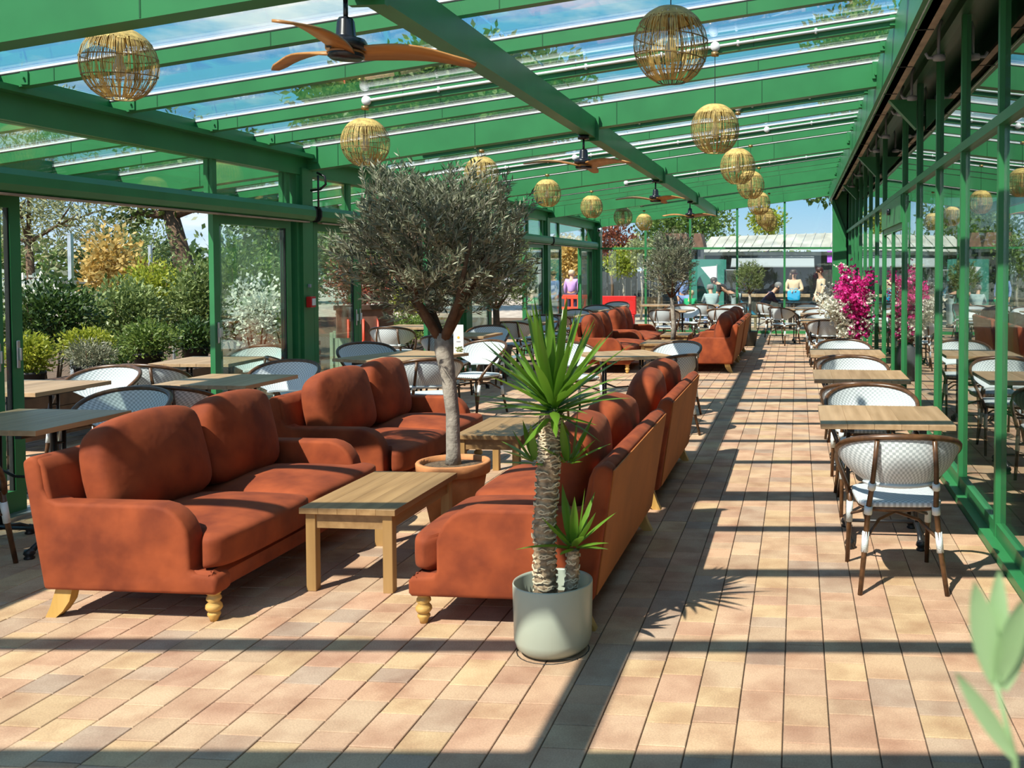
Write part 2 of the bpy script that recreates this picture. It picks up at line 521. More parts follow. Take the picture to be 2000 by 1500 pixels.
# ------------------------------------------------------------------ roof
SL = .131
def zr(x, z0): return z0 + SL * (x + 4.95)
def slope(mb, x0, x1, y0, y1, zb, zt):
    vs = [(x, y, zr(x, z)) for z in (zb, zt) for y in (y0, y1) for x in (x0, x1)]
    return mb.add(vs, [(0, 2, 3, 1), (4, 5, 7, 6), (0, 1, 5, 4), (2, 6, 7, 3), (0, 4, 6, 2), (1, 3, 7, 5)])
ceiling = empty('ceiling', kind='structure')
MAINS = [-.3, 4.5, 9.37, 14.1, 18.8, 23.3]
OFF = [1.13, 2.09, 3.08, 3.94]
rafters = []
SEAMS = (-6.1, -4.62, -3.2, -1.77, -.35)
for k, ym in enumerate(MAINS):
    r = slope(MB(), -7.0, .78, ym - .065, ym + .065, 2.585, 2.815).build('main_rafter', 'paint', ceiling)
    sm = MB()
    for xs in SEAMS: slope(sm, xs - .004, xs + .004, ym - .067, ym + .067, 2.59, 2.81)
    sm.build('cover_joint', 'paint_dark', r)
    br = MB()
    for xe in (-4.9, .7):
        br.box(xe, xe + .06, ym - .085, ym - .064, zr(xe, 2.66), zr(xe, 2.82))
        br.tube([(xe + .03, ym - .11, zr(xe, 2.70)), (xe + .03, ym - .07, zr(xe, 2.70))], .014, 6)
    br.build('bracket', 'paint', r)
    slope(MB(), -7.0, .78, ym - .067, ym + .067, 2.806, 2.8154).build('gasket', 'gasket', r)
    slope(MB(), -7.0, .8, ym - .067, ym - .055, 2.8155, 2.8285).build('glazing_strip', 'glazing_white', r)
    rafters.append(ym)
    if k < len(MAINS) - 1:
        sc = (MAINS[k + 1] - ym) / 4.84
        for f in OFF:
            y = ym + f * sc
            r = slope(MB(), -7.0, .78, y - .035, y + .035, 2.72, 2.815).build('rafter', 'paint', ceiling)
            sm = MB()
            for xs in SEAMS: slope(sm, xs - .003, xs + .003, y - .0365, y + .0365, 2.724, 2.812)
            sm.build('cover_joint', 'paint_dark', r)
            br = MB()
            for xe in (-4.84, .7):
                br.box(xe, xe + .05, y - .045, y - .034, zr(xe, 2.73), zr(xe, 2.81))
                br.tube([(xe + .025, y - .06, zr(xe, 2.77)), (xe + .025, y - .04, zr(xe, 2.77))], .008, 6)
            br.build('bracket', 'paint', r)
            slope(MB(), -7.0, .78, y - .037, y + .037, 2.807, 2.8154).build('gasket', 'gasket', r)
            slope(MB(), -7.0, .8, y - .037, y - .027, 2.8155, 2.8285).build('glazing_strip', 'glazing_white', r)
            rafters.append(y)
rafters.sort()
for a, b in zip(rafters[:-1], rafters[1:]):
    for x0, x1 in ((-7.0, -4.97), (-4.96, -2.035), (-2.025, .84)):
        slope(MB(), x0, x1, a + .006, b - .006, 2.829, 2.839).build('glass_pane', 'glass_roof', ceiling)
MB().box(-2.09, -1.97, -.4, YF, 2.87, 3.06).build('purlin', 'paint', ceiling)
MB().box(.74, .86, -.4, YF + .1, 3.2, 3.53).build('ridge_beam', 'paint', ceiling)
MB().box(.86, 1.26, -.4, YF + .1, 3.44, 3.58).build('ridge_flashing', 'paint_dark', ceiling)
MB().box(-7.06, -6.99, -.4, YF, 2.3, 2.6).build('outer_gutter', 'paint', ceiling)
for ym in MAINS[1:]:
    MB().box(-2.12, -1.94, ym - .11, ym - .07, 2.84, 3.08).build('purlin_bracket', 'paint', ceiling)
    b = MB(); b.prism([(.86, 3.2), (1.12, 3.2), (1.12, 2.92)], ym - .06, ym + .06)
    b.build('knee_bracket', 'paint', ceiling)

# ------------------------------------------------------------------ left wall: posts, eave, fanlights, sliding doors
wl = empty('wall_left', kind='structure')
for ym in MAINS[:-1] + [23.2]:
    p = MB()
    p.box(-5.1, -4.96, ym - .26, ym + .06, 0, 2.6)
    p.box(-4.96, -4.93, ym - .2, ym + .0, 0, 2.6)
    p.build('post', 'paint', wl)
for a, b in zip([-.4] + MAINS[1:-1], MAINS[1:-1] + [YF]):
    e = MB(); e.box(-5.1, -4.95, a, b, 2.53, 2.76); e.box(-5.1, -4.86, a, b, 2.70, 2.74); e.box(-5.1, -4.99, a, b, 2.76, 2.83)
    e.build('eave_beam', 'paint', wl)
    MB().box(-5.08, -4.96, a, b, 2.08, 2.2).build('door_head', 'paint', wl)
    MB().box(-5.09, -4.93, a, b, 0, .022).build('threshold', 'alu', wl)
dn = 0
def door(y0, y1, xo, hside):
    """sliding glass panel in a green frame"""
    global dn; dn += 1
    d = empty('door_%d' % dn, (xo, (y0 + y1) / 2, 0), kind='structure'); w = (y1 - y0) / 2
    MB().box(-.022, .022, -w, -w + .085, .02, 2.08).build('stile', 'paint', d)
    MB().box(-.022, .022, w - .085, w, .02, 2.08).build('stile', 'paint', d)
    MB().box(-.022, .022, -w + .085, w - .085, 1.985, 2.08).build('rail', 'paint', d)
    MB().box(-.022, .022, -w + .085, w - .085, .02, .16).build('rail', 'paint', d)
    MB().box(-.008, .008, -w + .08, w - .08, .15, 1.99).build('glass_pane', 'glass_wall', d)
    g = MB()
    for yy in (-w + .085, w - .095): g.box(-.014, .014, yy, yy + .01, .16, 1.985)
    g.build('gasket', 'gasket', d)
    hy = w - .045 if hside > 0 else -w + .045
    h = MB(); h.cbox(.022, .032, hy - .014, hy + .014, .95, 1.13, .004); h.cbox(.03, .05, hy - .007, hy + .007, 1.0, 1.08, .003)
    h.build('handle', 'alu', d)
for k, ym in enumerate(MAINS[:-1]):
    e = (MAINS[k + 1])
    door(ym + .12, ym + 1.28, -5.05, 1); door(ym + .08, ym + 1.06, -4.99, 1)
    door(e - 1.62, e - .36, -4.99, -1); door(e - 1.5, e - .3, -5.05, -1)
    ms = [ym + .07, ym + .92, ym + 3.3, e - .38]
    for y in ms: MB().box(-5.06, -4.98, y - .03, y + .03, 2.2, 2.53).build('mullion', 'paint', wl)
    for a, b in zip(ms[:-1], ms[1:]): MB().box(-5.02, -5.005, a + .03, b - .03, 2.2, 2.53).build('fanlight_pane', 'glass_wall', wl)
ORD = ['first', 'second', 'third', 'fourth', 'fifth', 'sixth', 'seventh', 'eighth', 'ninth', 'tenth']
for k, ym in enumerate(MAINS[1:-1]):
    e = MAINS[k + 2]
    t = thing('blind_cassette', 'long green roller blind box above the %s set of sliding doors' % ORD[k], 'blind', (-4.9, ym, 2.07), 0, 'roller blind boxes on the door wall')
    c = MB(); pr = [(-.05, 0), (.0, -.004), (.035, .012), (.05, .05), (.05, .11), (.03, .15), (-.05, .16)]
    c.prism(pr, .04, e - ym - .08); c.build('cassette', 'paint', t)
    MB().prism([(a * 1.06, b * 1.04 - .003) for a, b in pr], .02, .04).build('end_cap', 'gasket', t)
    MB().prism([(a * 1.06, b * 1.04 - .003) for a, b in pr], e - ym - .08, e - ym - .065).build('end_cap', 'gasket', t)
    MB().box(-.03, .02, .1, e - ym - .15, -.018, -.004).build('bottom_bar', 'duct', t)

# ------------------------------------------------------------------ right wall: tall glazing
wr = empty('wall_right', kind='structure')
DY0, DY1 = 10.66, 13.1
mull = [-.65, .6, 1.85, 3.1, 4.35, 5.62, 6.88, 8.1, 9.4, DY0, DY1] + [14.35 + 1.24 * i for i in range(7)] + [23.1]
MB().box(1.08, 1.24, -.6, DY0 + .03, 0, .05).build('base_rail', 'paint', wr)
MB().box(1.14, 1.22, -.6, DY0, .05, .13).build('base_rail', 'paint', wr)
MB().box(1.08, 1.24, DY1 - .03, YF, 0, .05).build('base_rail', 'paint', wr)
MB().box(1.14, 1.22, DY1, YF, .05, .13).build('base_rail', 'paint', wr)
for y in mull: MB().box(1.135, 1.2, y - .025, y + .025, .05, 3.46).build('mullion', 'paint', wr)
MB().box(1.13, 1.2, -.6, YF, 2.41, 2.47).build('transom', 'paint', wr)
MB().box(1.1, 1.24, -.6, YF, 3.36, 3.46).build('head_rail', 'paint_dark', wr)
for a, b in zip(mull[:-1], mull[1:]):
    if a != DY0: MB().box(1.165, 1.18, a + .026, b - .026, .12, 2.42).build('glass_pane', 'glass_right', wr)
    MB().box(1.165, 1.18, a + .026, b - .026, 2.46, 3.37).build('glass_pane', 'glass_right', wr)
# automatic sliding door in the glazing
MB().box(1.12, 1.22, DY0 + .03, DY1 - .03, 2.1, 2.4).build('door_header', 'paint', wr)
s_ = MB(); s_.puff(.05, .14, .08, 4, 6, M=tr(1.1, 11.9, 2.28)); s_.build('door_sensor', 'black_gloss', wr, True)
for a, b in ((DY0 + .03, 11.88), (11.88, DY1 - .03)):
    dn += 1
    d = empty('door_%d' % dn, (1.17, (a + b) / 2, 0), kind='structure'); w = (b - a) / 2
    for yy in (-w, w - .06): MB().box(-.025, .025, yy, yy + .06, .0, 2.1).build('stile', 'paint', d)
    MB().box(-.025, .025, -w + .06, w - .06, 2.03, 2.1).build('rail', 'paint', d)
    MB().box(-.025, .025, -w + .06, w - .06, .0, .1).build('rail', 'paint', d)
    MB().box(-.007, .007, -w + .05, w - .05, .09, 2.04).build('glass_pane', 'glass_right', d)
# dim shop room behind the glazing
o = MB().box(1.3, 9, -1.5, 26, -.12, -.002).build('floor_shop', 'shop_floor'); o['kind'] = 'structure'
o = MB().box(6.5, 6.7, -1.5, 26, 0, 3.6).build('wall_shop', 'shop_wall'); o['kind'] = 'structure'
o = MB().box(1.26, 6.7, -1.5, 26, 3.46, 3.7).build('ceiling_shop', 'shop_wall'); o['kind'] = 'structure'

# ------------------------------------------------------------------ far wall
wf = empty('wall_far', kind='structure')
fx = [-4.82, -3.72, -2.62, -1.47, -.32, .82]
for x in fx[1:-1]: MB().box(x - .025, x + .025, YF - .04, YF + .04, 0, zr(x, 2.6)).build('mullion', 'paint', wf)
MB().box(-4.95, .82, YF - .035, YF + .035, 2.05, 2.1).build('transom', 'paint', wf)
MB().box(-4.95, .82, YF - .05, YF + .05, 0, .07).build('base_rail', 'paint', wf)
MB().box(-5.12, -4.82, YF - .16, YF + .08, 0, 2.62).build('corner_post', 'paint', wf)
c = MB(); c.box(.82, 1.14, YF - .55, YF - .1, 0, 3.4); c.build('corner_post', 'paint', wf)
c = MB(); c.prism([(.8, 3.3), (.8, 2.95), (1.12, 2.1), (1.12, 2.45)], YF - .62, YF - .56); c.build('diagonal_brace', 'paint', wf)
for a, b in zip(fx[:-1], fx[1:]):
    MB().box(a + .025, b - .025, YF - .006, YF + .006, .07, 2.05).build('glass_pane', 'glass_wall', wf)
    m_ = MB(); vs = [(x, y, z) for y in (YF - .006, YF + .006) for x, z in ((a + .025, 2.1), (b - .025, 2.1), (b - .025, zr(b, 2.59)), (a + .025, zr(a, 2.59)))]
    m_.add(vs, [(0, 1, 2, 3), (7, 6, 5, 4), (0, 4, 5, 1), (1, 5, 6, 2), (2, 6, 7, 3), (3, 7, 4, 0)]); m_.build('glass_pane', 'glass_wall', wf)

# ================================================================== furniture
# ---- sofas: velvet two-seaters, local x = towards the sitter's knees, y = along the seat
def make_sofa(label, loc, rz):
    t = thing('sofa', label, 'sofa', loc, rz, 'rust velvet sofas')
    HL = .86
    MB().cbox(-.36, .44, -HL + .01, HL - .01, .14, .235, .015).build('base', 'velvet', t, bevel=.012)
    back = [(-.375, .135), (-.245, .135), (-.36, .68), (-.38, .725), (-.42, .742), (-.46, .722), (-.455, .66)]
    bf = MB().prism(back, -HL + .012, HL - .012).build('back_frame', 'velvet', t, bevel=.014)
    arm = [(-.372, .135), (.445, .135), (.46, .15), (.46, .205), (.445, .222), (.345, .228), (.33, .25), (.33, .385), (.318, .425), (.295, .465), (.262, .5), (.22, .523), (.17, .535), (-.30, .535), (-.345, .555), (-.365, .6), (-.38, .7), (-.40, .735), (-.43, .745), (-.465, .72), (-.455, .64)]
    for sg in (-1, 1):
        y0, y1 = (-HL, -HL + .12) if sg < 0 else (HL - .12, HL)
        a = MB().prism(arm, y0, y1).build('arm', 'velvet', t, bevel=.018)
    p = MB()
    vs = [(-.378, -HL + .06, .15), (-.378, HL - .06, .15), (-.466, HL - .03, .715), (-.466, -HL + .03, .715)]
    p.add(vs + [(x - .006, y, z) for x, y, z in vs], [(0, 1, 2, 3), (7, 6, 5, 4), (0, 4, 5, 1), (1, 5, 6, 2), (2, 6, 7, 3), (3, 7, 4, 0)])
    p.build('back_panel', 'sofa_lining', bf)
    for sg in (-1, 1):
        def ear(r, sg=sg):
            w = max(0., min(1., (r.x + .105 - .335) / .03)) if True else 0
            edge = max(0., sg * r.y / .365) ** 3
            return Vector((r.x, r.y + sg * edge * .115 * w, r.z))
        m = MB(); m.puff(.74, .73, .165, 9, 18, (.012, 0, .042), fn=ear, M=tr(.105, sg * .3675, .318))
        m.build('seat_cushion', 'velvet', t, True)
        rr = random.Random(int(loc[0] * 31 + loc[1] * 17) + sg)
        M = tr(-.205, sg * .365, .625) @ rot('Y', -13 + rr.uniform(-3, 3)) @ rot('X', rr.uniform(-3, 3)) @ rot('Z', sg * rr.uniform(0, 5))
        def sag(r):
            f = max(0., r.z / .23)
            return Vector((r.x + .02 * f * f, r.y * (1 - .04 * f), r.z + .02 * (1 - (r.y / .37) ** 2) * f))
        m = MB(); m.puff(.17, .73, .46, 5.2, 14, (.062, .0, .012), fn=sag, M=M); m.build('back_cushion', 'velvet', t, True)
    prof = [(.032, .14), (.03, .125), (.022, .122), (.031, .112), (.033, .1), (.023, .09), (.035, .075), (.037, .062), (.03, .05), (.02, .046), (.028, .038), (.029, .03), (.02, .015), (.017, 0), (0, 0)]
    for sg in (-1, 1):
        MB().lathe(prof, 16, (.41, sg * (HL - .06), 0)).build('leg', 'leg_pine', t, True)
        b = [(-.33, .137), (-.25, .137), (-.265, .08), (-.3, .03), (-.335, 0), (-.385, 0), (-.36, .05)]
        MB().prism(b, sg * (HL - .05) - .025, sg * (HL - .05) + .025).build('leg', 'leg_pine', t)
    return t
so = make_sofa('rust velvet sofa nearest on the door side, its end arm facing the camera', (-3.04, 4.86, 0), 0)
def sofa(label, x, y, rz): dup(so, (x, y, 0), rz, label)
sofa('rust velvet sofa directly behind the nearest one, beside the terracotta pot', -3.05, 6.90, 0)
sofa('rust velvet sofa with tan back panel, right behind the pale green planter', -1.265, 4.93, pi)
sofa('rust velvet sofa with tan back panel, second along the paved aisle', -1.28, 7.05, pi)
sofa('rust velvet sofa of the far group, nearer one on the door side', -2.98, 15.1, 0)
sofa('rust velvet sofa of the far group, farther one on the door side', -2.98, 17.1, 0)
sofa('rust velvet sofa of the far group by the aisle, end arm in view', -1.36, 15.35, pi)
sofa('rust velvet sofa last along the aisle, behind the far group', -1.36, 17.35, pi)

# ---- oak coffee tables
def make_coffee(label, loc, rz=0):
    t = thing('coffee_table', label, 'table', loc, rz, 'oak coffee tables')
    for i in range(5):
        x = -.245 + i * .098
        MB().cbox(x + .0002, x + .0978, -.43, .43, .39, .42, .0012).build('plank', 'oak', t)
    for sx in (-1, 1):
        for sy in (-1, 1):
            x, y = sx * .197, sy * .385
            MB().cbox(x - .025, x + .025, y - .025, y + .025, 0, .389, .002).build('leg', 'oak_leg', t)
    for sy in (-1, 1): MB().box(-.172, .172, sy * .39 - .01, sy * .39 + .01, .315, .389).build('apron', 'oak', t)
    for sx in (-1, 1): MB().box(sx * .2 - .01, sx * .2 + .01, -.36, .36, .315, .389).build('apron', 'oak', t)
    return t
ct = make_coffee('oak coffee table between the two nearest sofas', (-2.195, 4.89, 0))
dup(ct, (-2.17, 6.95, 0), 0, 'oak coffee table behind the terracotta pot')
dup(ct, (-2.2, 15.1, 0), 0, 'oak coffee table nearer of the two in the far sofa group')
dup(ct, (-2.15, 17.0, 0), 0, 'oak coffee table in front of the olive trunk, far sofa group')

# ---- woven bistro armchair, local +y = the way it faces
def make_chair(label, loc, rz):
    t = thing('bistro_chair', label, 'chair', loc, rz, 'white woven bistro chairs')
    N = 22
    def rim(u):      # u in -1..1 round the back
        a = u * radians(104)
        return Vector((.305 * sin(a), -.075 - .235 * cos(a), .785 - .135 * abs(u) ** 2.2))
    pts = [rim(-1 + 2 * i / N) for i in range(N + 1)]
    for sg in (-1, 1):
        tail = [Vector((sg * .298, .02, .625)), Vector((sg * .285, .07, .585)), Vector((sg * .262, .13, .53)), Vector((sg * .235, .18, .46)), Vector((sg * .215, .205, .4))]
        pts = (tail[::-1] + pts) if sg < 0 else (pts + tail)
    MB().tube(pts, .0155, 7).build('rim', 'bamboo', t, True)
    # woven back panel between the rim and a lower hoop
    m = MB(); m.uv = []
    R_ = 9
    def low(u):
        a = u * radians(62)
        return Vector((.20 * sin(a), -.035 - .215 * cos(a) * .98, .535))
    vs = []; fs = []
    for s in (0, 1):
        for i in range(N + 1):
            u = -.97 + 1.94 * i / N
            for j in range(R_ + 1):
                w = j / R_
                p = rim(u).lerp(low(u), w); p.z += .0
                bul = .035 * sin(pi * w)
                nrm = Vector((p.x, p.y + .05, 0)).normalized()
                p = p + nrm * (bul * .5 - .012 * s) - Vector((0, 0, .012 * (1 - w)))
                vs.append(p); m.uv.append((u * .42, p.z))
    st = (N + 1) * (R_ + 1)
    for s in (0, 1):
        for i in range(N):
            for j in range(R_):
                a = s * st + i * (R_ + 1) + j; q = (a, a + 1, a + R_ + 2, a + R_ + 1)
                fs.append(q if s == 0 else q[::-1])
    m.add(vs, fs); m.build('back_weave', 'weave', t, True)
    MB().tube([low(-1 + 2 * i / 12) + Vector((0, 0, -.004)) for i in range(13)], .012, 6).build('back_binding', 'binding', t, True)
    # woven seat
    m = MB(); m.puff(.42, .42, .035, 6, 8, (0, 0, .004), M=tr(0, .01, .428)); m.uv = [(p[0], p[1]) for p in m.v]
    m.build('seat', 'weave', t, True)
    hoop = [(.195 * (1 if abs(cos(a)) > 1e-9 and cos(a) > 0 else -1) * abs(cos(a)) ** .5, .01 + .195 * (1 if sin(a) > 0 else -1) * abs(sin(a)) ** .5, .405) for a in [2 * pi * i / 24 for i in range(25)]]
    MB().tube(hoop, .012, 6).build('seat_frame', 'bamboo', t, True)
    for sg in (-1, 1):
        lf = MB().tube([(sg * .215, .268, 0), (sg * .21, .22, .25), (sg * .208, .2, .41)], [.0125, .0145, .0145], 7).build('leg', 'bamboo', t, True)
        lb = MB().tube([(sg * .212, -.27, 0), (sg * .185, -.225, .22), (sg * .165, -.212, .42), (sg * .156, -.262, .53), (sg * .149, -.292, .63), (sg * .138, -.304, .765)], [.0125, .0145, .0145, .0135, .013, .0125], 7).build('leg', 'bamboo', t, True)
        for lg, p, q, r in ((lb, (.186, -.226, .2), (.178, -.216, .3), .0178), (lb, (.168, -.21, .385), (.165, -.214, .425), .021), (lf, (.2105, .222, .235), (.209, .204, .35), .0178), (lb, (.157, -.258, .52), (.154, -.27, .553), .02)):
            MB().tube([(sg * p[0], p[1], p[2]), (sg * q[0], q[1], q[2])], r, 8).build('binding_wrap', 'binding', lg, True)
        st_ = MB()
        st_.tube([(sg * .18, -.215, .26), (sg * .1, -.12, .335), (0, 0, .345), (-sg * .12, .12, .325), (-sg * .208, .21, .28)], .0085, 6)
        st_.build('stretcher', 'bamboo', t, True)
    return t
ch0 = None
def chair(x, y, face, label):
    """face: degrees the chair looks, 0 = away from the camera (+y), 180 = towards it"""
    global ch0
    if ch0 is None: ch0 = make_chair(label, (x, y, 0), radians(face)); return ch0
    return dup(ch0, (x, y, 0), radians(face), label)

# ---- bistro table: planked top on a cast-iron trestle
def make_table(label, loc, rz, w=.74, d=.74):
    t = thing('bistro_table', label, 'table', loc, rz, 'bistro tables')
    n = 5
    for i in range(n):
        x = -w / 2 + i * w / n
        MB().cbox(x + .0004, x + w / n - .0004, -d / 2, d / 2, .704, .734, .002).build('plank', 'walnut_top', t)
    for sx in (-1, 1):
        c = MB()
        for sy in (-1, 1): c.tube([(sx * .2, sy * .035, .672), (sx * .2, sy * .03, .08)], .011, 6)
        for z in (.2, .42, .6): c.tube([(sx * .2, -.04, z), (sx * .2, .04, z)], .008, 6)
        c.build('column', 'black_metal', t, True)
        f = MB()
        f.tube([(sx * .2, -.23, .035), (sx * .2, -.16, .075), (sx * .2, 0, .1), (sx * .2, .16, .075), (sx * .2, .23, .035)], [.02, .014, .018, .014, .02], 7)
        for sy in (-1, 1): f.lathe([(.0, .06), (.024, .05), (.03, .03), (.02, .018), (.028, .008), (.026, 0), (0, 0)], 10, (sx * .2, sy * .235, 0))
        f.build('foot', 'black_metal', t, True)
        MB().box(sx * .2 - .02, sx * .2 + .02, -d / 2 + .08, d / 2 - .08, .672, .7035).build('top_bar', 'black_metal', t)
    MB().tube([(-.2, 0, .1), (.2, 0, .1)], .012, 6).build('stretcher', 'black_metal', t, True)
    MB().tube([(-.2, 0, .45), (-.08, 0, .4), (.08, 0, .4), (.2, 0, .45)], .009, 6).build('stretcher', 'black_metal', t, True)
    return t
tb0 = None
def table(x, y, rz, label):
    global tb0
    if tb0 is None: tb0 = make_table(label, (x, y, 0), radians(rz)); return
    dup(tb0, (x, y, 0), radians(rz), label)

CH = 'white woven bistro chair '
def row(x, ys, where, near=.74, far=.74, jit=0, names=ORD):
    for k, y in enumerate(ys):
        nm = '%s table %s' % (names[k], where)
        table(x, y, RND.uniform(-jit, jit), 'square planked bistro table, %s %s' % (names[k], where))
        chair(x + RND.uniform(-.03, .03), y - near, RND.uniform(-4, 4), CH + 'near side of the ' + nm)
        chair(x + RND.uniform(-.03, .03), y + far, 180 + RND.uniform(-4, 4), CH + 'far side of the ' + nm)
# along the glass wall
row(.5, [5.7, 7.82, 9.95], 'along the glass wall', .735, .72)
row(.42, [16.05, 18.2], 'past the flowers', .74, .74, names=['first', 'second'])
table(.12, 20.6, 4, 'square planked bistro table before the far glazing, glass wall side')
chair(-.28, 19.98, -35, CH + 'turned to the table before the far glazing, aisle side')
chair(.2, 21.35, 175, CH + 'far side of the table before the far glazing')
chair(-.62, 22.3, -60, CH + 'beside the seated man in dark purple')
chair(.55, 22.2, 60, CH + 'beside the far corner post')
# along the sliding doors
row(-4.4, [5.07, 7.02], 'by the sliding doors', .58, .7, names=['first', 'second'])
tt = make_table('long planked bistro table with menu card, by the red call point', (-3.88, 9.1, 0), radians(-20), .78, 1.05)
chair(-3.4, 8.5, 32, CH + 'back to camera beside the olive trunk')
chair(-4.52, 9.75, 222, CH + 'behind the menu card table, near the door post')
chair(-4.55, 8.43, -52, CH + 'seen edge on beside the dark door post')
chair(-3.5, 10.15, 160, CH + 'right of the olive trunk, far end of menu card table')
row(-4.3, [12.1, 15.05, 17.3, 19.45, 21.62], 'of the far door-side row', .72, .72, 3)
# round the middle table
table(-1.75, 9.5, 32, 'planked bistro table set askew behind the second aisle sofa')
chair(-1.27, 9.05, 52, CH + 'by the askew table, nearest the aisle')
chair(-1.36, 10.2, 152, CH + 'by the askew table, behind its right corner')
chair(-2.38, 10.05, 222, CH + 'by the askew table, half hidden behind the yucca')
# before the far glazing
table(-3.3, 22.3, 8, 'planked bistro table before the far glazing, next to door-side row')
chair(-2.82, 21.3, 50, CH + 'turned sideways behind the third olive trunk')
table(-2.55, 19.5, -8, 'planked bistro table right behind the far sofa group')
chair(-2.62, 18.8, 0, CH + 'back to camera just left of the third olive trunk')
chair(-2.35, 20.25, 200, CH + 'facing camera behind the third olive trunk')
table(-1.5, 20.0, 0, 'planked bistro table behind the last aisle sofa')
chair(-1.5, 19.28, 0, CH + 'back to camera behind the last aisle sofa')
chair(-1.45, 20.72, 180, CH + 'facing camera behind the last aisle sofa')
table(-2.2, 22.3, 5, 'planked bistro table nearest the far glazing, mid room')
chair(-2.15, 21.6, 0, CH + 'near side of the table nearest the far glazing')
chair(-1.5, 22.1, 65, CH + 'turned sideways left of the clipped olive ball')
# outside the doors
table(-5.62, 6.5, 0, 'planked bistro table outside the first open doorway, nearer one')
chair(-5.6, 7.12, 178, CH + 'outside, far side of the nearer doorway table')
table(-5.5, 8.5, 4, 'planked bistro table outside the first open doorway, farther one')
chair(-5.5, 7.8, -3, CH + 'outside, near side of the farther doorway table')
chair(-5.52, 9.22, 180, CH + 'outside, seen through the sliding glass panel')
chair(-5.62, 12.9, 6, CH + 'outside the second doorway, back to camera')
table(-5.7, 13.75, 0, 'planked bistro table outside the second doorway')

# ---- menu card on the long table
t = thing('menu_card', 'white folded menu card with gold circle, on the long table', 'card', (-3.42, 9.4, .734), radians(8))
MB().box(-.05, .05, -.002, .002, 0, .29).build('card', 'paper', t)
g = MB(); g.lathe([(.0, 0), (.013, 0)], 16, (0, -.003, .16), M=rot('X', 90)); g.build('logo', 'ink_gold', t)
MB().box(-.02, .02, -.0035, -.003, .115, .122).build('print_line', 'ink_grey', t)
m = MB(); rr = random.Random(3)
for _ in range(40):
    x, z = rr.uniform(-.035, .035), rr.uniform(.012, .06); m.box(x, x + .012, -.0036, -.003, z, z + .01)
m.build('print_picture', 'ink_leaf', t)

# ================================================================== lanterns and fans
def make_lantern(label, loc, drop):
    """loc is the globe's centre; drop = cord length above it"""
    t = thing('pendant_lantern', label, 'lantern', loc, 0, 'woven globe lanterns')
    R0 = .19; HZ = .2
    def P(th, ph): return Vector((R0 * sin(th) * cos(ph), R0 * sin(th) * sin(ph), HZ * cos(th)))
    w = MB()
    for k in range(14):
        a = 2 * pi * k / 14
        w.tube([P(radians(q), a) for q in (22, 45, 68, 90, 112, 135, 157)], .0022, 4, False)
    for th in (22, 52, 80, 108, 136, 157):
        tilt = random.Random(th).uniform(-6, 6)
        w.tube([P(radians(th + tilt * sin(2 * pi * i / 28) * (0 if th in (22, 157) else 1)), 2 * pi * i / 28) for i in range(29)], .0034, 4, False)
    w.build('wire_frame', 'lamp_wire', t, True)
    rr = random.Random(9)
    f = MB()
    def strand(a, t0, t1, wd):
        n = 4; l = []; r = []
        for i in range(n + 1):
            th = radians(t0 + (t1 - t0) * i / n); aa = a + rr.uniform(-.012, .012)
            c = P(th, aa) * 1.012; d = Vector((-sin(aa), cos(aa), 0)) * wd
            l.append(c - d); r.append(c + d)
        f.add(l + r, [(i, i + 1, n + 2 + i, n + 1 + i) for i in range(n)])
    for k in range(330): strand(2 * pi * k / 330 + rr.uniform(-.01, .01), 20, rr.choice((50, 53, 56)), .0024)
    for k in range(280): strand(2 * pi * rr.random(), 52, 108, .001)
    for k in range(270): strand(2 * pi * rr.random(), 108 + rr.uniform(-6, 12), 157, .0014)
    f.build('straw', 'straw', t, kind='stuff')
    s = MB(); s.lathe([(.0, .14), (.016, .14), (.018, .06), (.02, .055)], 12); lh = s.build('lamp_holder', 'brass', t, True)
    s = MB(); s.lathe([(.014, .055), (.016, .03), (.03, -.01), (.033, -.035), (.024, -.06), (0, -.07)], 12); s.build('bulb', 'bulb', lh, True)
    return t
ln0 = None
def lantern(x, y, z, label):
    global ln0
    if ln0 is None: ln0 = make_lantern(label, (x, y, z), 0); l = ln0; kids(ln0)
    else: l = dup(ln0, (x, y, z), y * 1.7 + x, label)
    top = zr(x, 2.72) - z
    c = MB(); c.tube([(0, 0, .13), (0, 0, top - .02)], .003, 5); c.build('cord', 'black_metal', l)
    MB().lathe([(0, top), (.03, top), (.03, top - .03), (.0, top - .032)], 14).build('ceiling_rose', 'brass', l, True)
LW = 'straw and wire globe lantern, '
for k, (y, za, zb) in enumerate([(4.9, 2.70, 2.735), (7.52, 2.615, 2.685), (10.4, 2.64, 2.695), (13.2, 2.645, 2.735), (16.1, 2.635, 2.675), (19.05, 2.62, 2.6), (21.7, 2.64, 2.62)]):
    lantern(-3.66 if k == 0 else -3.5, y, za, LW + '%s of the row over the door-side seats' % ORD[k])
    lantern(-.65, y, zb, LW + '%s of the row over the aisle' % ORD[k])

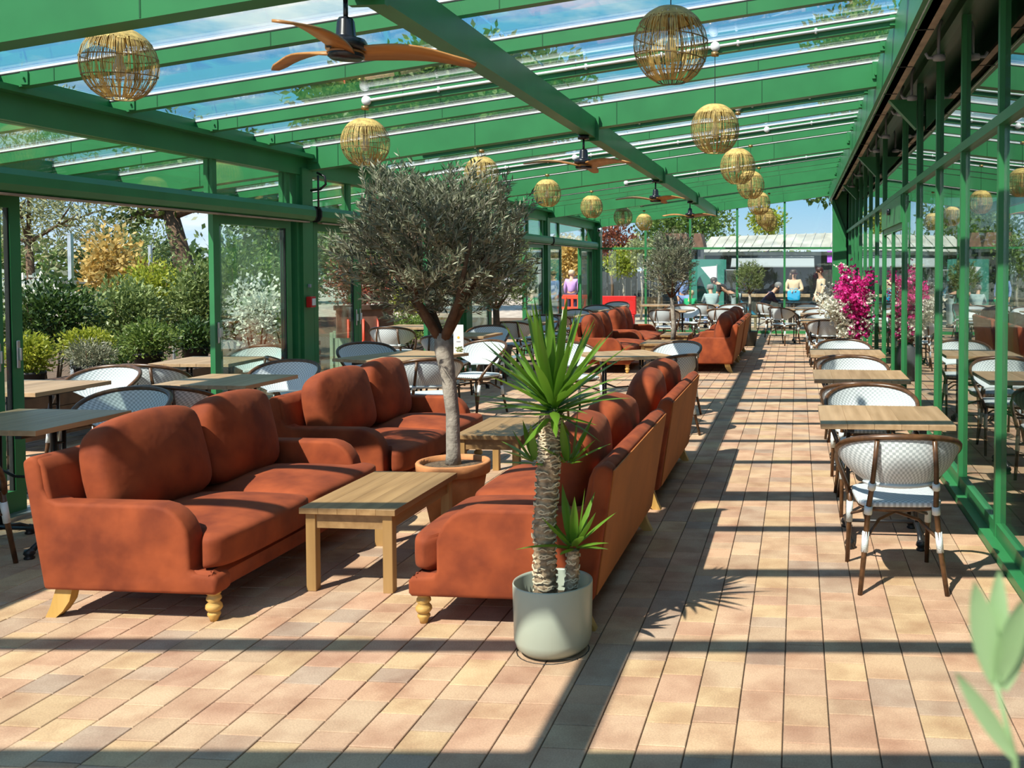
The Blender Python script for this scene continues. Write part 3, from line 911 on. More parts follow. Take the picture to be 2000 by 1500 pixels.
def make_fan(label, loc, rz):
    t = thing('ceiling_fan', label, 'fan', loc, rz, 'ceiling fans on the middle beam')
    MB().lathe([(0, .3), (.055, .3), (.055, .262), (.0, .26)], 20).build('canopy', 'black_gloss', t, True)
    MB().tube([(0, 0, .27), (0, 0, .15)], .011, 10).build('rod', 'black_gloss', t, True)
    MB().lathe([(0, .165), (.03, .165), (.038, .15), (.045, .085), (.05, .075), (.085, .068), (.092, .055), (.09, .02), (0, .02)], 24).build('motor', 'black_gloss', t, True)
    MB().lathe([(0, .02), (.07, .02), (.085, .005), (.0, .0)], 20).build('hub', 'blade_wood', t, True)
    MB().lathe([(.078, .004), (.08, -.012), (.07, -.02), (0, -.021)], 24).build('hub_cap', 'black_gloss', t, True)
    for k in range(3):
        m = MB(); n = 10; top = []; bot = []
        for i in range(n + 1):
            s = i / n; r = .05 + s * .53
            wdt = (.06 + .03 * sin(pi * min(1, s * 1.3))) * (1 - .35 * s) if s < .97 else .022
            tw = radians(-16 + 8 * s); sw = -.05 * s * s
            z = .012 + .03 * sin(pi * s) - .01 * s
            for sg in (-1, 1):
                p = Vector((r, sw + sg * wdt * cos(tw), z + sg * wdt * sin(tw)))
                top.append(p + Vector((0, 0, .006))); bot.append(p - Vector((0, 0, .006)))
        vs = top + bot; o = len(top); fs = []
        for i in range(n):
            a = 2 * i
            fs += [(a, a + 2, a + 3, a + 1), (o + a, o + a + 1, o + a + 3, o + a + 2), (a, o + a, o + a + 2, a + 2), (a + 1, a + 3, o + a + 3, o + a + 1)]
        fs += [(0, 1, o + 1, o), (2 * n, o + 2 * n, o + 2 * n + 1, 2 * n + 1)]
        M = rot('Z', 120 * k)
        m.add([M @ p for p in vs], fs); m.build('blade', 'blade_wood', t, True)
    return t
fn0 = make_fan('black fan with three wooden blades, nearest under the glass roof', (-2.05, 4.22, 2.57), radians(35))
for k, (y, a, lb) in enumerate([(9.08, 95, 'second along the middle beam'), (13.75, 88, 'third along the middle beam'), (18.2, 100, 'farthest along the middle beam')]):
    dup(fn0, (-2.05, y, 2.57), radians(a), 'black fan with three wooden blades, ' + lb)

# ================================================================== fixtures
def conduit(y, x0, x1, label, boxes=()):
    t = thing('conduit', label, 'conduit', (x0, y, zr(x0, 2.77)), 0, 'white conduits on the rafters')
    L = x1 - x0
    pp = MB().tube([(0, 0, 0), (L, 0, SL * L)], .0125, 8).build('pipe', 'white_plastic', t, True)
    n = max(2, int(L / .55))
    for i in range(1, n):
        x = L * i / n; MB().tube([(x, .0, SL * x - .022), (x, .0, SL * x + .022)], .011, 8).build('clip', 'white_plastic', pp, True)
    for x in boxes:
        MB().lathe([(0, -.022), (.034, -.022), (.038, -.01), (.038, .012), (0, .012)], 16, (x - x0, 0, SL * (x - x0)), M=rot('X', 90)).build('junction_box', 'white_plastic', t, True)
ry = lambda k, i: MAINS[k] + OFF[i] * (MAINS[k + 1] - MAINS[k]) / 4.84 - .05
conduit(ry(1, 2), -3.5, .74, 'white conduit on the rafter over the second lantern pair', (-3.5, -.65))
conduit(ry(2, 0), -4.2, .74, 'white conduit on the rafter over the third lantern pair', (-.65,))
conduit(ry(2, 2), -4.4, .74, 'white conduit on the rafter before the third frame', (-2.9, -.4))
conduit(ry(3, 1), -2.9, .74, 'white conduit on the rafter over the fifth lantern pair', (-2.9,))
conduit(ry(4, 1), -3.4, .74, 'white conduit on the rafter nearest the far glazing', (-3.4,))
# duct under the ridge with bent conduits and round boxes
t = thing('cable_duct', 'long brown and silver cable duct under the ridge by the glass wall', 'duct', (.85, 0, 3.2), 0)
MB().box(-.05, .06, 1.0, 23.1, 0, .03).build('tray', 'duct', t)
MB().tube([(-.07, 1.0, .02), (-.07, 23.1, .02)], .022, 8).build('pipe', 'galv', t, True)
for y in [3 + 1.2 * i for i in range(17)]:
    MB().tube([(-.06, y, .01), (-.062, y, .2), (-.062, y, .26)], .006, 6).build('hanger', 'galv', t)
    MB().box(-.07, .055, y - .008, y + .008, -.004, .0).build('cable_tie', 'gasket', t)
for k, y in enumerate([5.6, 7.3, 9.0, 9.9, 11.6, 13.0, 14.6, 16.4, 18.6]):
    t = thing('junction_box', 'round grey junction box on bent conduit, %s along the duct' % ORD[k], 'junction box', (1.04, y, 3.16), 0, 'grey junction boxes by the duct')
    MB().lathe([(0, .018), (.045, .018), (.048, .0), (.045, -.02), (0, -.022)], 18).build('box', 'grey_plastic', t, True)
    MB().tube([(-.03, 0, 0), (-.08, 0, 0), (-.1, 0, .035)], .0125, 8).build('spout', 'grey_plastic', t, True)
    MB().tube([(0, .02, .0), (0, .035, .1), (.0, .03, .22), (.02, .02, .28)], .0125, 8).build('bend', 'grey_plastic', t, True)
# exit sign
t = thing('exit_sign', 'white and green emergency exit sign box on the eave beam', 'sign', (-4.86, 11.3, 2.62), radians(0))
MB().cbox(-.12, .12, -.035, .035, -.07, .07, .006).build('housing', 'white_plastic', t)
MB().box(-.11, .11, -.039, -.035, -.06, .06).build('panel', 'sign_green', t)
m = MB()
m.box(.03, .035, -.041, -.0385, -.045, .045); m.box(.075, .08, -.041, -.0385, -.045, .045); m.box(.03, .08, -.041, -.0385, .04, .045)
m.lathe([(0, 0), (.009, 0)], 10, (-.0, -.041, .035), M=rot('X', 90))
m.box(-.012, .008, -.041, -.0385, -.01, .022); m.box(-.03, -.012, -.041, -.0385, .005, .015); m.box(-.012, -.004, -.041, -.0385, -.045, -.01); m.box(.004, .02, -.041, -.0385, -.025, -.015)
m.box(-.09, -.05, -.041, -.0385, -.005, .005); m.prism([(-.1, 0), (-.075, .02), (-.075, -.02)], -.041, -.0385)
m.build('pictogram', 'white_plastic', t)
# break-glass call point
t = thing('fire_call_point', 'small red fire call point on the green door post', 'alarm', (-4.93, 9.26, 1.2), 0)
MB().cbox(0, .055, -.05, .05, 0, .11, .006).build('box', 'red_plastic', t)
MB().cbox(.055, .062, -.035, .035, .02, .09, .003).build('face', 'white_plastic', t)
MB().cbox(.0, .03, -.012, .012, .2, .235, .004).build('key_switch', 'grey_plastic', t)
# security camera
t = thing('security_camera', 'white bullet security camera at the far eave corner', 'camera', (-4.78, 22.95, 2.5), 0)
MB().cbox(-.06, .02, -.03, .03, .02, .06, .004).build('bracket', 'white_plastic', t)
MB().tube([(.0, .05, .03), (.0, -.16, .0)], [.045, .04], 12).build('body', 'white_plastic', t, True)
MB().tube([(.0, -.155, .0), (.0, -.17, -.002)], .03, 12).build('lens', 'black_gloss', t, True)
MB().puff(.07, .07, .09, 3, 6, M=tr(0, .0, -.1)).build('sensor', 'white_plastic', t, True)
# black cable loop on the post
t = thing('cable_loop', 'black cable loop hanging from the second frame by the post', 'cable', (-4.84, 9.3, 2.5), 0)
MB().tube([(0, 0, 0.06), (.09, -.02, .02), (.1, -.02, -.06), (.04, -.02, -.11), (-.06, -.02, -.12)], .012, 8).build('cable', 'black_metal', t, True)
MB().tube([(.02, -.02, .03), (.02, -.02, -.3)], .01, 8).build('drop', 'black_metal', t, True)

# ================================================================== plants
def leaf_cloud(mb, rng, n, centre, rad, size, shell=.35, up=.35, aspect=.34, squash=None):
    """n single leaves spread through the outer part of an ellipsoid"""
    cx, cy_, cz = centre; rx, ry_, rz_ = rad
    for _ in range(n):
        d = Vector((rng.gauss(0, 1), rng.gauss(0, 1), rng.gauss(0, 1))).normalized()
        r = (shell + (1 - shell) * rng.random()) * (1 + .12 * sin(7 * d.x + 3 * d.z) + .1 * sin(9 * d.y - 4 * d.z))
        p = Vector((cx + d.x * rx * r, cy_ + d.y * ry_ * r, cz + d.z * rz_ * r))
        if squash and p.z < squash: p.z = squash + rng.random() * .05
        ax = (d * .7 + Vector((rng.uniform(-1, 1), rng.uniform(-1, 1), rng.uniform(-1, 1) + up))).normalized()
        leaf(mb, rng, p, ax, size * rng.uniform(.7, 1.3), aspect)
def leaf(mb, rng, p, ax, L, aspect=.3):
    sd = ax.cross(Vector((rng.uniform(-1, 1), rng.uniform(-1, 1), rng.uniform(-1, 1))))
    sd = sd.normalized() * L * aspect * .5 if sd.length > 1e-4 else Vector((L * aspect * .5, 0, 0))
    m = p + ax * L * .45
    mb.add([p, m - sd, p + ax * L, m + sd], [(0, 1, 2, 3)])
def twigs(mb, wood, rng, n, centre, rad, L, leafL, per, zmin=-9, upb=.55, cone=None):
    cx, cy_, cz = centre; rx, ry_, rz_ = rad
    for _ in range(n):
        d = Vector((rng.gauss(0, 1), rng.gauss(0, 1), rng.gauss(0, 1))).normalized()
        r = .35 + .6 * rng.random() ** .6
        r *= 1 + .16 * sin(5 * d.x + 4 * d.z + 1) + .12 * sin(8 * d.y + 5 * d.x)
        p = Vector((cx + d.x * rx * r, cy_ + d.y * ry_ * r, cz + d.z * rz_ * r))
        if p.z < zmin or (cone and sqrt((p.x - cx) ** 2 + (p.y - cy_) ** 2) > cone[1] + (p.z - cone[0]) * cone[2]): continue
        ax = (d * .6 + Vector((rng.uniform(-.5, .5), rng.uniform(-.5, .5), upb))).normalized()
        ll = L * rng.uniform(.6, 1.25)
        wood.tube([p, p + ax * ll * .5, p + ax * ll + Vector((0, 0, .02 * rng.uniform(-1, 1)))], [.0022, .0016, .0008], 3, False)
        for i in range(per):
            s = (i + 1) / per
            q = p + ax * ll * s
            o = ax.orthogonal().normalized(); o = Matrix.Rotation(rng.uniform(0, 6.28), 3, ax) @ o
            leaf(mb, rng, q, (ax * .75 + o * .65).normalized(), leafL * rng.uniform(.75, 1.2), .2)
def pot_lathe(name, prof, m, parent, n=32): return MB().lathe(prof, n).build(name, m, parent, True)

def olive(label, loc, seed, trunk, branches, crown, rad, ntw, per, leafL, lm='leaf_olive', name='olive_tree', tl=.17, wood='bark_grey', zmin=-9, cone=None):
    t = thing(name, label, 'tree', loc)
    rng = random.Random(seed)
    MB().tube([p for p, r in trunk], [r for p, r in trunk], 12).build('trunk', wood, t, True)
    for br in branches: MB().tube([p for p, r in br], [r for p, r in br], 7).build('branch', 'bark_brown', t, True)
    f = MB(); w = MB(); twigs(f, w, rng, ntw, crown, rad, tl, leafL, per, zmin, .62, cone)
    w.build('twigs', 'bark_grey', t, kind='stuff'); f.build('foliage', lm, t, kind='stuff')
    return t
def fan_branches(rng, base, n, length, spread, r0):
    out = []
    for k in range(n):
        a = 2 * pi * k / n + rng.uniform(-.3, .3); s = spread * rng.uniform(.7, 1.1)
        p1 = Vector(base); p2 = p1 + Vector((cos(a) * s * .55, sin(a) * s * .55, length * .4)); p3 = p1 + Vector((cos(a) * s, sin(a) * s, length * rng.uniform(.75, 1.05)))
        out.append([(p1, r0), (p2, r0 * .65), (p3, r0 * .25)])
        p4 = p2 + Vector((cos(a + .8) * s * .5, sin(a + .8) * s * .5, length * .4)); out.append([(p2, r0 * .5), (p4, r0 * .2)])
    return out
# -- big olive in the terracotta pot
PX, PY = -2.11, 5.69
t = thing('terracotta_pot', 'big round terracotta pot with raised rim, holding the nearest olive tree', 'pot', (PX, PY, 0))
pot_lathe('pot_body', [(0, .03), (.13, .03), (.14, .03), (.19, .27), (.2, .33), (.195, .335), (.222, .34), (.226, .405), (.22, .412), (.2, .412), (.197, .38), (.185, .3)], 'terracotta', t, 36)
for a in (20, 140, 260):
    x, y = .12 * cos(radians(a)), .12 * sin(radians(a)); MB().cbox(x - .03, x + .03, y - .03, y + .03, 0, .032, .004).build('pot_foot', 'terracotta', t)
MB().lathe([(0, .392), (.12, .388), (.196, .38), (.196, .34)], 30).build('soil', 'soil', t, True)
rng = random.Random(4)
olive('large silvery olive tree with pale trunk in the terracotta pot', (PX, PY, 0), 21,
      [(Vector((.0, 0, .38)), .05), (Vector((.0, 0, .46)), .043), (Vector((-.005, .01, .7)), .041), (Vector((-.03, 0, .95)), .044), (Vector((-.055, 0, 1.1)), .056), (Vector((-.06, 0, 1.2)), .05)],
      fan_branches(rng, (-.06, 0, 1.14), 6, .66, .4, .032), (-.1, 0, 1.7), (.53, .5, .43), 1050, 20, .052, cone=(1.2, .2, .95))
# -- second olive in a ribbed dark tub
t = thing('ribbed_tub', 'dark grey ribbed square tub at the door side, holding second olive', 'pot', (-4.38, 13.6, 0), .1)
m = MB(); m.add([(x * w, y * w, z) for z, w in ((0, .15), (.4, .19), (.4, .2), (.46, .2), (.46, .17), (.4, .16)) for x, y in ((-1, -1), (1, -1), (1, 1), (-1, 1))],
      [(4 * i + j, 4 * i + (j + 1) % 4, 4 * i + 4 + (j + 1) % 4, 4 * i + 4 + j) for i in range(5) for j in range(4)])
m.build('tub', 'pot_dark', t)
for k in range(6):
    x = -.12 + k * .048
    MB().prism([(x - .008, 0.01), (x + .008, .01), (x * 1.24 + .008, .39), (x * 1.24 - .008, .39)], -.196, -.16, M=None).build('rib', 'pot_dark', t)
MB().box(-.165, .165, -.165, .165, .36, .405).build('soil', 'soil', t)
olive('second olive tree with dark trunk, behind the large olive', (-4.38, 13.6, 0), 22,
      [(Vector((0, 0, .38)), .055), (Vector((.01, 0, .7)), .05), (Vector((0, 0, 1.0)), .045)], fan_branches(rng, (0, 0, .98), 5, .5, .35, .025),
      (0.1, 0, 1.46), (.46, .42, .52), 560, 16, .055, 'leaf_olive_green', wood='bark_brown')
# -- third olive between the far sofas
t = thing('terracotta_pot', 'terracotta pot between the far coffee tables', 'pot', (-2.1, 16.02, 0))
pot_lathe('pot_body', [(0, .0), (.13, .0), (.19, .25), (.21, .26), (.215, .33), (.19, .33), (.18, .26)], 'terracotta', t)
MB().lathe([(0, .31), (.188, .3), (.188, .27)], 24).build('soil', 'soil', t, True)
olive('third olive tree with slim leaning trunk, in the far sofa group', (-2.1, 16.02, 0), 23,
      [(Vector((0, 0, .3)), .045), (Vector((.02, 0, .6)), .042), (Vector((.0, 0, .9)), .038), (Vector((-.02, 0, 1.1)), .036)], fan_branches(rng, (-.02, 0, 1.08), 5, .5, .3, .02),
      (-.03, 0, 1.62), (.38, .38, .52), 560, 16, .055)
# -- clipped ball
t = thing('terracotta_pot', 'pot of the clipped olive ball behind the last aisle sofa', 'pot', (-.98, 19.6, 0))
pot_lathe('pot_body', [(0, .0), (.12, .0), (.17, .28), (.18, .3), (.16, .3), (.15, .26)], 'pot_dark', t)
MB().lathe([(0, .28), (.155, .27), (.155, .25)], 20).build('soil', 'soil', t, True)
olive('small clipped olive ball on a stem, before the far shed', (-.98, 19.6, 0), 24,
      [(Vector((0, 0, .27)), .03), (Vector((.01, 0, .7)), .028), (Vector((0, 0, 1.1)), .026)], fan_branches(rng, (0, 0, 1.05), 4, .3, .18, .015),
      (0, 0, 1.38), (.28, .28, .3), 360, 14, .05, 'leaf_olive_green', name='olive_ball', tl=.1)

# -- yucca in the pale planter
t = thing('planter', 'pale sage green round planter with yucca, in front of the aisle sofa', 'pot', (-1.015, 3.88, 0))
pot_lathe('pot_body', [(0, 0.004), (.1, .004), (.125, .008), (.15, .03), (.161, .065), (.166, .29), (.1645, .295), (.161, .295), (.158, .285), (.155, .08), (.13, .04), (0, .035)], 'pot_green', t, 48)
MB().lathe([(0, .205), (.156, .2), (.156, .15)], 30).build('soil', 'soil', t, True)
m = MB(); m.tube([(.15 * cos(a), .15 * sin(a), .0) for a in [2 * pi * i / 24 for i in range(25)]], .003, 5, False); m.build('base_ring', 'gasket', t)
ROUGH = random.Random(31)
def yucca_trunk(parent, pts, r0, r1, rings):
    m = MB(); n = len(pts) - 1; P = []; Rr = []
    N = rings * 3
    for i in range(N + 1):
        s = i / N * n; k = min(int(s), n - 1); f = s - k
        P.append(Vector(pts[k]).lerp(Vector(pts[k + 1]), f)); Rr.append((r0 + (r1 - r0) * i / N) * (1 + (.1, -.02, -.06)[i % 3] * ROUGH.uniform(.6, 1.2)))
    m.tube(P, Rr, 14); m.build('trunk', 'yucca_bark', parent, True)
    sc = MB()
    for i in range(3, N, 3):
        zc = P[i]; r = Rr[i] * 1.01
        for k in range(9):
            a0 = ROUGH.uniform(0, 6.28); a1 = a0 + ROUGH.uniform(.5, 1.1)
            sc.tube([zc + Vector((r * cos(a0 + (a1 - a0) * j / 4), r * sin(a0 + (a1 - a0) * j / 4),   .006 * sin(pi * j / 4) * (1 if k % 2 else -1) + ROUGH.uniform(-.004, .004))) for j in range(5)], .003, 4, False)
    sc.build('leaf_scars', 'yucca_scar', parent, kind='stuff')
def blade(parent, base, az, el, L, w, droop, rng):
    """one long folded leaf"""
    n = 8; d = Vector((cos(az) * cos(el), sin(az) * cos(el), sin(el))); p = Vector(base); l = []; c = []; r = []
    side = Vector((-sin(az), cos(az), 0))
    for i in range(n + 1):
        s = i / n
        ww = w * (min(1, .6 + 1.6 * s) if s < .5 else max(0.02, (1 - ((s - .5) / .5) ** 1.35)))
        nrm = side.cross(d).normalized()
        l.append(p + side * ww * .5 + nrm * ww * .18); r.append(p - side * ww * .5 + nrm * ww * .18); c.append(p.copy())
        d = (d + Vector((0, 0, -droop / n))).normalized(); p = p + d * L / n
    N = n + 1
    MB().add(l + c + r, [q for i in range(n) for q in ((i, i + 1, N + i + 1, N + i), (N + i, N + i + 1, 2 * N + i + 1, 2 * N + i))]).build('leaf', 'leaf_yucca', parent, True)
def crown(parent, base, n, L, w, rng, lo=-10, hi=85, droop=.35, tall=.05):
    for k in range(n):
        s = k / n
        el = radians(hi - (hi - lo) * s ** .8 + rng.uniform(-8, 8)); az = k * 2.399 + rng.uniform(-.25, .25)
        b = Vector(base) + Vector((cos(az) * .015, sin(az) * .015, tall * (1 - s)))
        blade(parent, b, az, el, L * rng.uniform(.8, 1.12) * (1 if s < .7 else .75), w * rng.uniform(.85, 1.1), droop * rng.uniform(.4, 1.5) * (1 if s > .4 else .4), rng)
yt = thing('yucca', 'tall yucca with ringed trunk and spiky green crown in pale planter', 'plant', (-1.015, 3.88, .2))
yr = random.Random(8)
yucca_trunk(yt, [(-.025, -.02, 0), (-.03, -.02, .3), (-.012, -.01, .6), (.0, 0, .8)], .046, .045, 34)
crown(yt, (.005, 0, .8), 60, .41, .036, yr, 14, 88, .42, .08)
crown(yt, (.005, 0, .79), 12, .25, .032, yr, -35, 20, .3, .01)
crown(yt, (-.075, .03, .58), 13, .18, .032, yr, 10, 80, .3, .02)
crown(yt, (.06, .03, .58), 12, .21, .034, yr, 15, 80, .3, .02)
yucca_trunk(yt, [(.075, -.01, 0), (.085, -.01, .12), (.09, -.01, .23)], .028, .026, 9)
crown(yt, (.09, -.01, .235), 18, .22, .036, yr, 5, 84, .5, .03)

# -- flowering branches in a tall vase by the glass door
t = thing('floor_vase', 'dark floor vase of blossom branches beside the glass door', 'vase', (.8, 13.75, 0))
pot_lathe('vase_body', [(0, 0), (.13, 0), (.15, .02), (.16, .3), (.12, .48), (.1, .52), (.09, .5)], 'pot_dark', t)
t = thing('blossom_branches', 'pink and white artificial blossom branches in the dark floor vase', 'flowers', (.8, 13.75, .4))
fr = random.Random(12)
petP, petW = MB(), MB()
for k in range(34):
    a = fr.uniform(0, 6.28); sp = fr.uniform(.08, .5); h = fr.uniform(.45, 1.28) * (1.12 - sp * .45)
    p1 = Vector((cos(a) * .03, sin(a) * .03, 0)); p2 = Vector((cos(a) * sp * .4, sin(a) * sp * .4, h * .5)); p3 = Vector((cos(a) * sp * .8 - .1, sin(a) * sp * .8, h))
    MB().tube([p1, p2, p3], [.008, .006, .003], 5).build('stem', 'bark_brown', t, True)
    mb = petW if (p3.x < -.24 or k % 6 == 0) else petP
    for _ in range(80):
        s = fr.uniform(.3, 1.02); c = (p1.lerp(p2, s * 2) if s < .5 else p2.lerp(p3, s * 2 - 1)) + Vector((fr.gauss(0, .05), fr.gauss(0, .05), fr.gauss(0, .04)))
        for q in range(5):
            ax = Vector((fr.uniform(-1, 1), fr.uniform(-1, 1), fr.uniform(-.6, 1))).normalized(); leaf(mb, fr, c, ax, .04, .8)
petP.build('pink_petals', 'petal_pink', t, kind='stuff'); petW.build('white_petals', 'petal_white', t, kind='stuff')

# -- young olive close to the camera, lower right of the view
t = thing('young_olive', 'blurred pale green olive sprig close to the camera', 'plant', (.14, .62, 0))
MB().lathe([(0, 0), (.1, 0), (.14, .24), (.15, .25), (.13, .26), (.12, .22), (0, .21)], 24).build('pot', 'pot_dark', t, True)
MB().tube([(.0, 0, .2), (.01, 0, .7), (.004, 0, 1.2), (.0, 0, 1.285), (-.013, .0, 1.335)], [.008, .006, .0022, .002, .0015], 6).build('stem', 'leaf_spring', t, True)
for (bx, by, bz), (dx, dy, dz), L, W_ in [((-.014, 0, 1.334), (-.2, 0, 1), .068, .0085), ((-.013, 0, 1.336), (.08, .3, 1), .07, .0075), ((-.011, 0, 1.335), (.2, -.2, 1), .062, .008), ((-.012, 0, 1.33), (.02, .4, 1), .06, .007), ((-.008, 0, 1.33), (.33, .1, 1), .058, .007),
                                      ((.0, 0, 1.285), (-.62, 0, .9), .068, .006), ((.002, 0, 1.25), (.6, .1, .7), .07, .006), ((.004, 0, 1.16), (-.7, 0, .6), .07, .006), ((.006, 0, 1.1), (.7, .1, .6), .07, .006), ((.008, 0, .95), (-.7, .2, .6), .07, .006), ((.009, 0, .85), (.6, -.2, .6), .07, .006)]:
    d = Vector((dx, dy, dz)).normalized(); p = Vector((bx, by, bz)); sd = d.cross(Vector((0, 1, .25))).normalized()
    n = 8; l = []; r = []; c = []
    for i in range(n + 1):
        s = i / n; w = W_ * sin(pi * min(1, .08 + s * .92)) ** .8
        q = p + d * L * s; l.append(q - sd * w + Vector((0, -.002, 0))); c.append(q); r.append(q + sd * w + Vector((0, -.002, 0)))
    N = n + 1
    MB().add(l + c + r, [f for i in range(n) for f in ((i, i + 1, N + i + 1, N + i), (N + i, N + i + 1, 2 * N + i + 1, 2 * N + i))]).build('leaf', 'leaf_spring', t, True)

# ================================================================== garden outside the doors
def shrub(name, label, x, y, z0, zc, rx, rz_, m, n, size, seed, cat='shrub', group=None, pot=0., stem='bark_brown', aspect=.4, ry_=None):
    t = thing(name, label, cat, (x, y, z0), 0, group)
    r = random.Random(seed); f = MB()
    leaf_cloud(f, r, n, (0, 0, zc - z0), (rx, ry_ or rx, rz_), size, .3, .4, aspect, squash=(pot * .9 if pot else .03))
    f.build('foliage', m, t, kind='stuff')
    b = max(.02, pot)
    for k in range(4):
        a = k * 1.6 + seed; MB().tube([(.02 * cos(a), .02 * sin(a), b * .7 if pot else 0), (rx * .3 * cos(a), rx * .3 * sin(a), max(b, (zc - z0) * .7)), (rx * .55 * cos(a), rx * .55 * sin(a), (zc - z0) + rz_ * .4)], [.016, .01, .004], 5).build('stem', stem, t, True)
    if pot: MB().lathe([(0, 0), (pot * .75, 0), (pot, pot * 1.15), (pot * 1.06, pot * 1.15), (pot * 1.06, pot * 1.35), (pot * .95, pot * 1.35), (pot * .9, pot * 1.1), (0, pot * 1.1)], 20).build('pot', 'pot_black', t, True)
    return t
# display bench of boards, with potted plants standing on it
t = thing('display_bench', 'low brown timber display bench under the potted plants, outside doorway', 'bench', (-6.95, 9.3, 0))
for k in range(3): MB().box(.42, .45, -1.9, 2.0, .12 + k * .13, .245 + k * .13).build('board', 'bench_brown', t)
MB().box(-.45, .42, -1.9, 2.0, .44, .5).build('bench_top', 'bench_brown', t)
for sx in (-.4, .38):
    for yy in (-1.85, 0, 1.9): MB().box(sx - .03, sx + .03, yy - .03, yy + .03, 0, .44).build('leg', 'bench_brown', t)
g = 'potted shrubs on the display bench'
shrub('potted_heather', 'lime yellow feathery shrub in a pot, leftmost on the display bench', -6.9, 8.0, .5, .82, .2, .19, 'leaf_lime', 2200, .045, 1, group=g, pot=.12)
shrub('potted_juniper', 'grey green spreading juniper in a black pot on the display bench', -6.72, 8.5, .5, .76, .24, .15, 'leaf_olive', 2400, .05, 2, group=g, pot=.13, aspect=.15)
shrub('potted_heather', 'lime yellow feathery shrub in a pot behind the grey juniper', -7.1, 8.95, .5, .83, .24, .17, 'leaf_lime', 2400, .045, 3, group=g, pot=.12)
shrub('potted_hebe', 'glossy dark green shrub in a pot, middle of the display bench', -6.95, 9.65, .5, .82, .3, .22, 'leaf_mid', 2400, .05, 4, group=g, pot=.14)
shrub('potted_hebe', 'dark green shrub in a pot, right end of the display bench', -6.9, 10.4, .5, .8, .28, .22, 'leaf_dark', 2200, .055, 5, group=g, pot=.14)
shrub('conifer_shrub', 'dark green dense conifer shrub behind the potted heathers', -8.15, 9.75, 0, 1.05, .5, .42, 'leaf_dark', 4200, .07, 6)
shrub('conifer_shrub', 'bushy dark conifer seen through the nearest sliding panel', -8.0, 8.5, 0, 1.0, .42, .5, 'leaf_mid', 3000, .07, 7)
shrub('grey_shrub', 'grey green leafy shrub in the middle of the doorway view', -8.5, 11.4, 0, .98, .52, .48, 'leaf_olive_green', 4200, .075, 8)
shrub('lime_shrub', 'bright lime green shrub behind the grey shrub, by the oak', -9.1, 12.8, 0, 1.22, .5, .48, 'leaf_lime', 3600, .075, 9)
shrub('laurel_shrub', 'tall olive leafed shrub at the right edge of the doorway', -7.9, 11.95, 0, 1.05, .36, .68, 'leaf_olive_green', 4200, .075, 10)
shrub('low_shrub', 'low dark shrub at the foot of the tall doorway shrub', -7.95, 10.75, 0, .45, .34, .36, 'leaf_mid', 2200, .06, 11)
shrub('white_hydrangea', 'white flowering shrub behind the sliding panel glass', -8.0, 13.5, 0, .95, .55, .6, 'petal_white', 1300, .06, 12, aspect=.8)
shrub('privet_shrub', 'mid green shrub behind the white flowering shrub', -9.4, 15.2, 0, 1.25, .7, .85, 'leaf_mid', 3600, .09, 13)
shrub('white_spirea', 'white topped shrub row end behind dark conifer', -9.6, 11.0, 0, 1.2, .5, .35, 'petal_white', 900, .06, 14, aspect=.8)
shrub('red_maple', 'dark red leafed shrub beside the second doorway', -8.7, 18.4, 0, 1.25, .7, .65, 'leaf_red', 3000, .08, 15)
shrub('lime_shrub', 'lime leafed shrub outside the second doorway', -8.8, 21.0, 0, .85, .5, .4, 'leaf_lime', 2000, .08, 16)
shrub('low_shrub', 'low bright green ground cover outside the second doorway', -7.6, 18.2, 0, .4, .6, .3, 'leaf_mid', 2400, .07, 17)
shrub('privet_shrub', 'green shrub behind the panel next to the red call point', -9.6, 17.1, 0, 1.1, .7, .9, 'leaf_olive_green', 3200, .09, 18)

def tree(name, label, x, y, trunk, crowns, m, n, size, seed, group=None, lean=(0, 0), bark='bark_brown', aspect=.55, shell=.25):
    t = thing(name, label, 'tree', (x, y, 0), 0, group)
    r = random.Random(seed); f = MB()
    tot = sum(c[3] * c[4] * c[5] for c in crowns)
    zt, rt = trunk; k0 = crowns[0]
    top = Vector((lean[0], lean[1], zt))
    MB().tube([(0, 0, 0), top * .5 + Vector((.05, 0, 0)), top], [rt * 1.3, rt, rt * .75], 9).build('trunk', bark, t, True)
    for c in crowns:
        leaf_cloud(f, r, int(n * c[3] * c[4] * c[5] / tot), c[:3], c[3:6], size, shell, .1, aspect)
        cc = Vector(c[:3]); mid = top.lerp(cc, .55) + Vector((r.uniform(-.2, .2), r.uniform(-.2, .2), .1))
        MB().tube([top * .92, mid, cc], [rt * .55, rt * .35, rt * .12], 6).build('branch', bark, t, True)
        for k in range(3):
            e = cc + Vector((r.uniform(-.6, .6) * c[3], r.uniform(-.6, .6) * c[4], r.uniform(-.3, .7) * c[5]))
            MB().tube([mid, mid.lerp(e, .6), e], [rt * .28, rt * .15, rt * .04], 5).build('branch', bark, t, True)
    f.build('foliage', m, t, kind='stuff')
    return t
tree('maple', 'golden leafed young maple standing among the shrubs outside', -10.3, 13.5, (1.1, .03), [(0, 0, 1.75, .42, .42, .5), (.35, .1, 1.5, .3, .3, .3), (-.2, 0, 1.45, .3, .3, .3)], 'leaf_gold', 1500, .09, 30)
tree('willow', 'tall pale green airy tree on the left beyond the doorway', -18.5, 21.5, (2.4, .1), [(0, 0, 3.3, 2.0, 2.0, 2.0), (-1.4, 0, 2.4, 1.4, 1.4, 1.3), (1.4, 0, 2.6, 1.3, 1.3, 1.0), (.3, 0, 5, 1.5, 1.5, 1.3)], 'leaf_pale', 9000, .16, 31, aspect=.22, shell=.15)
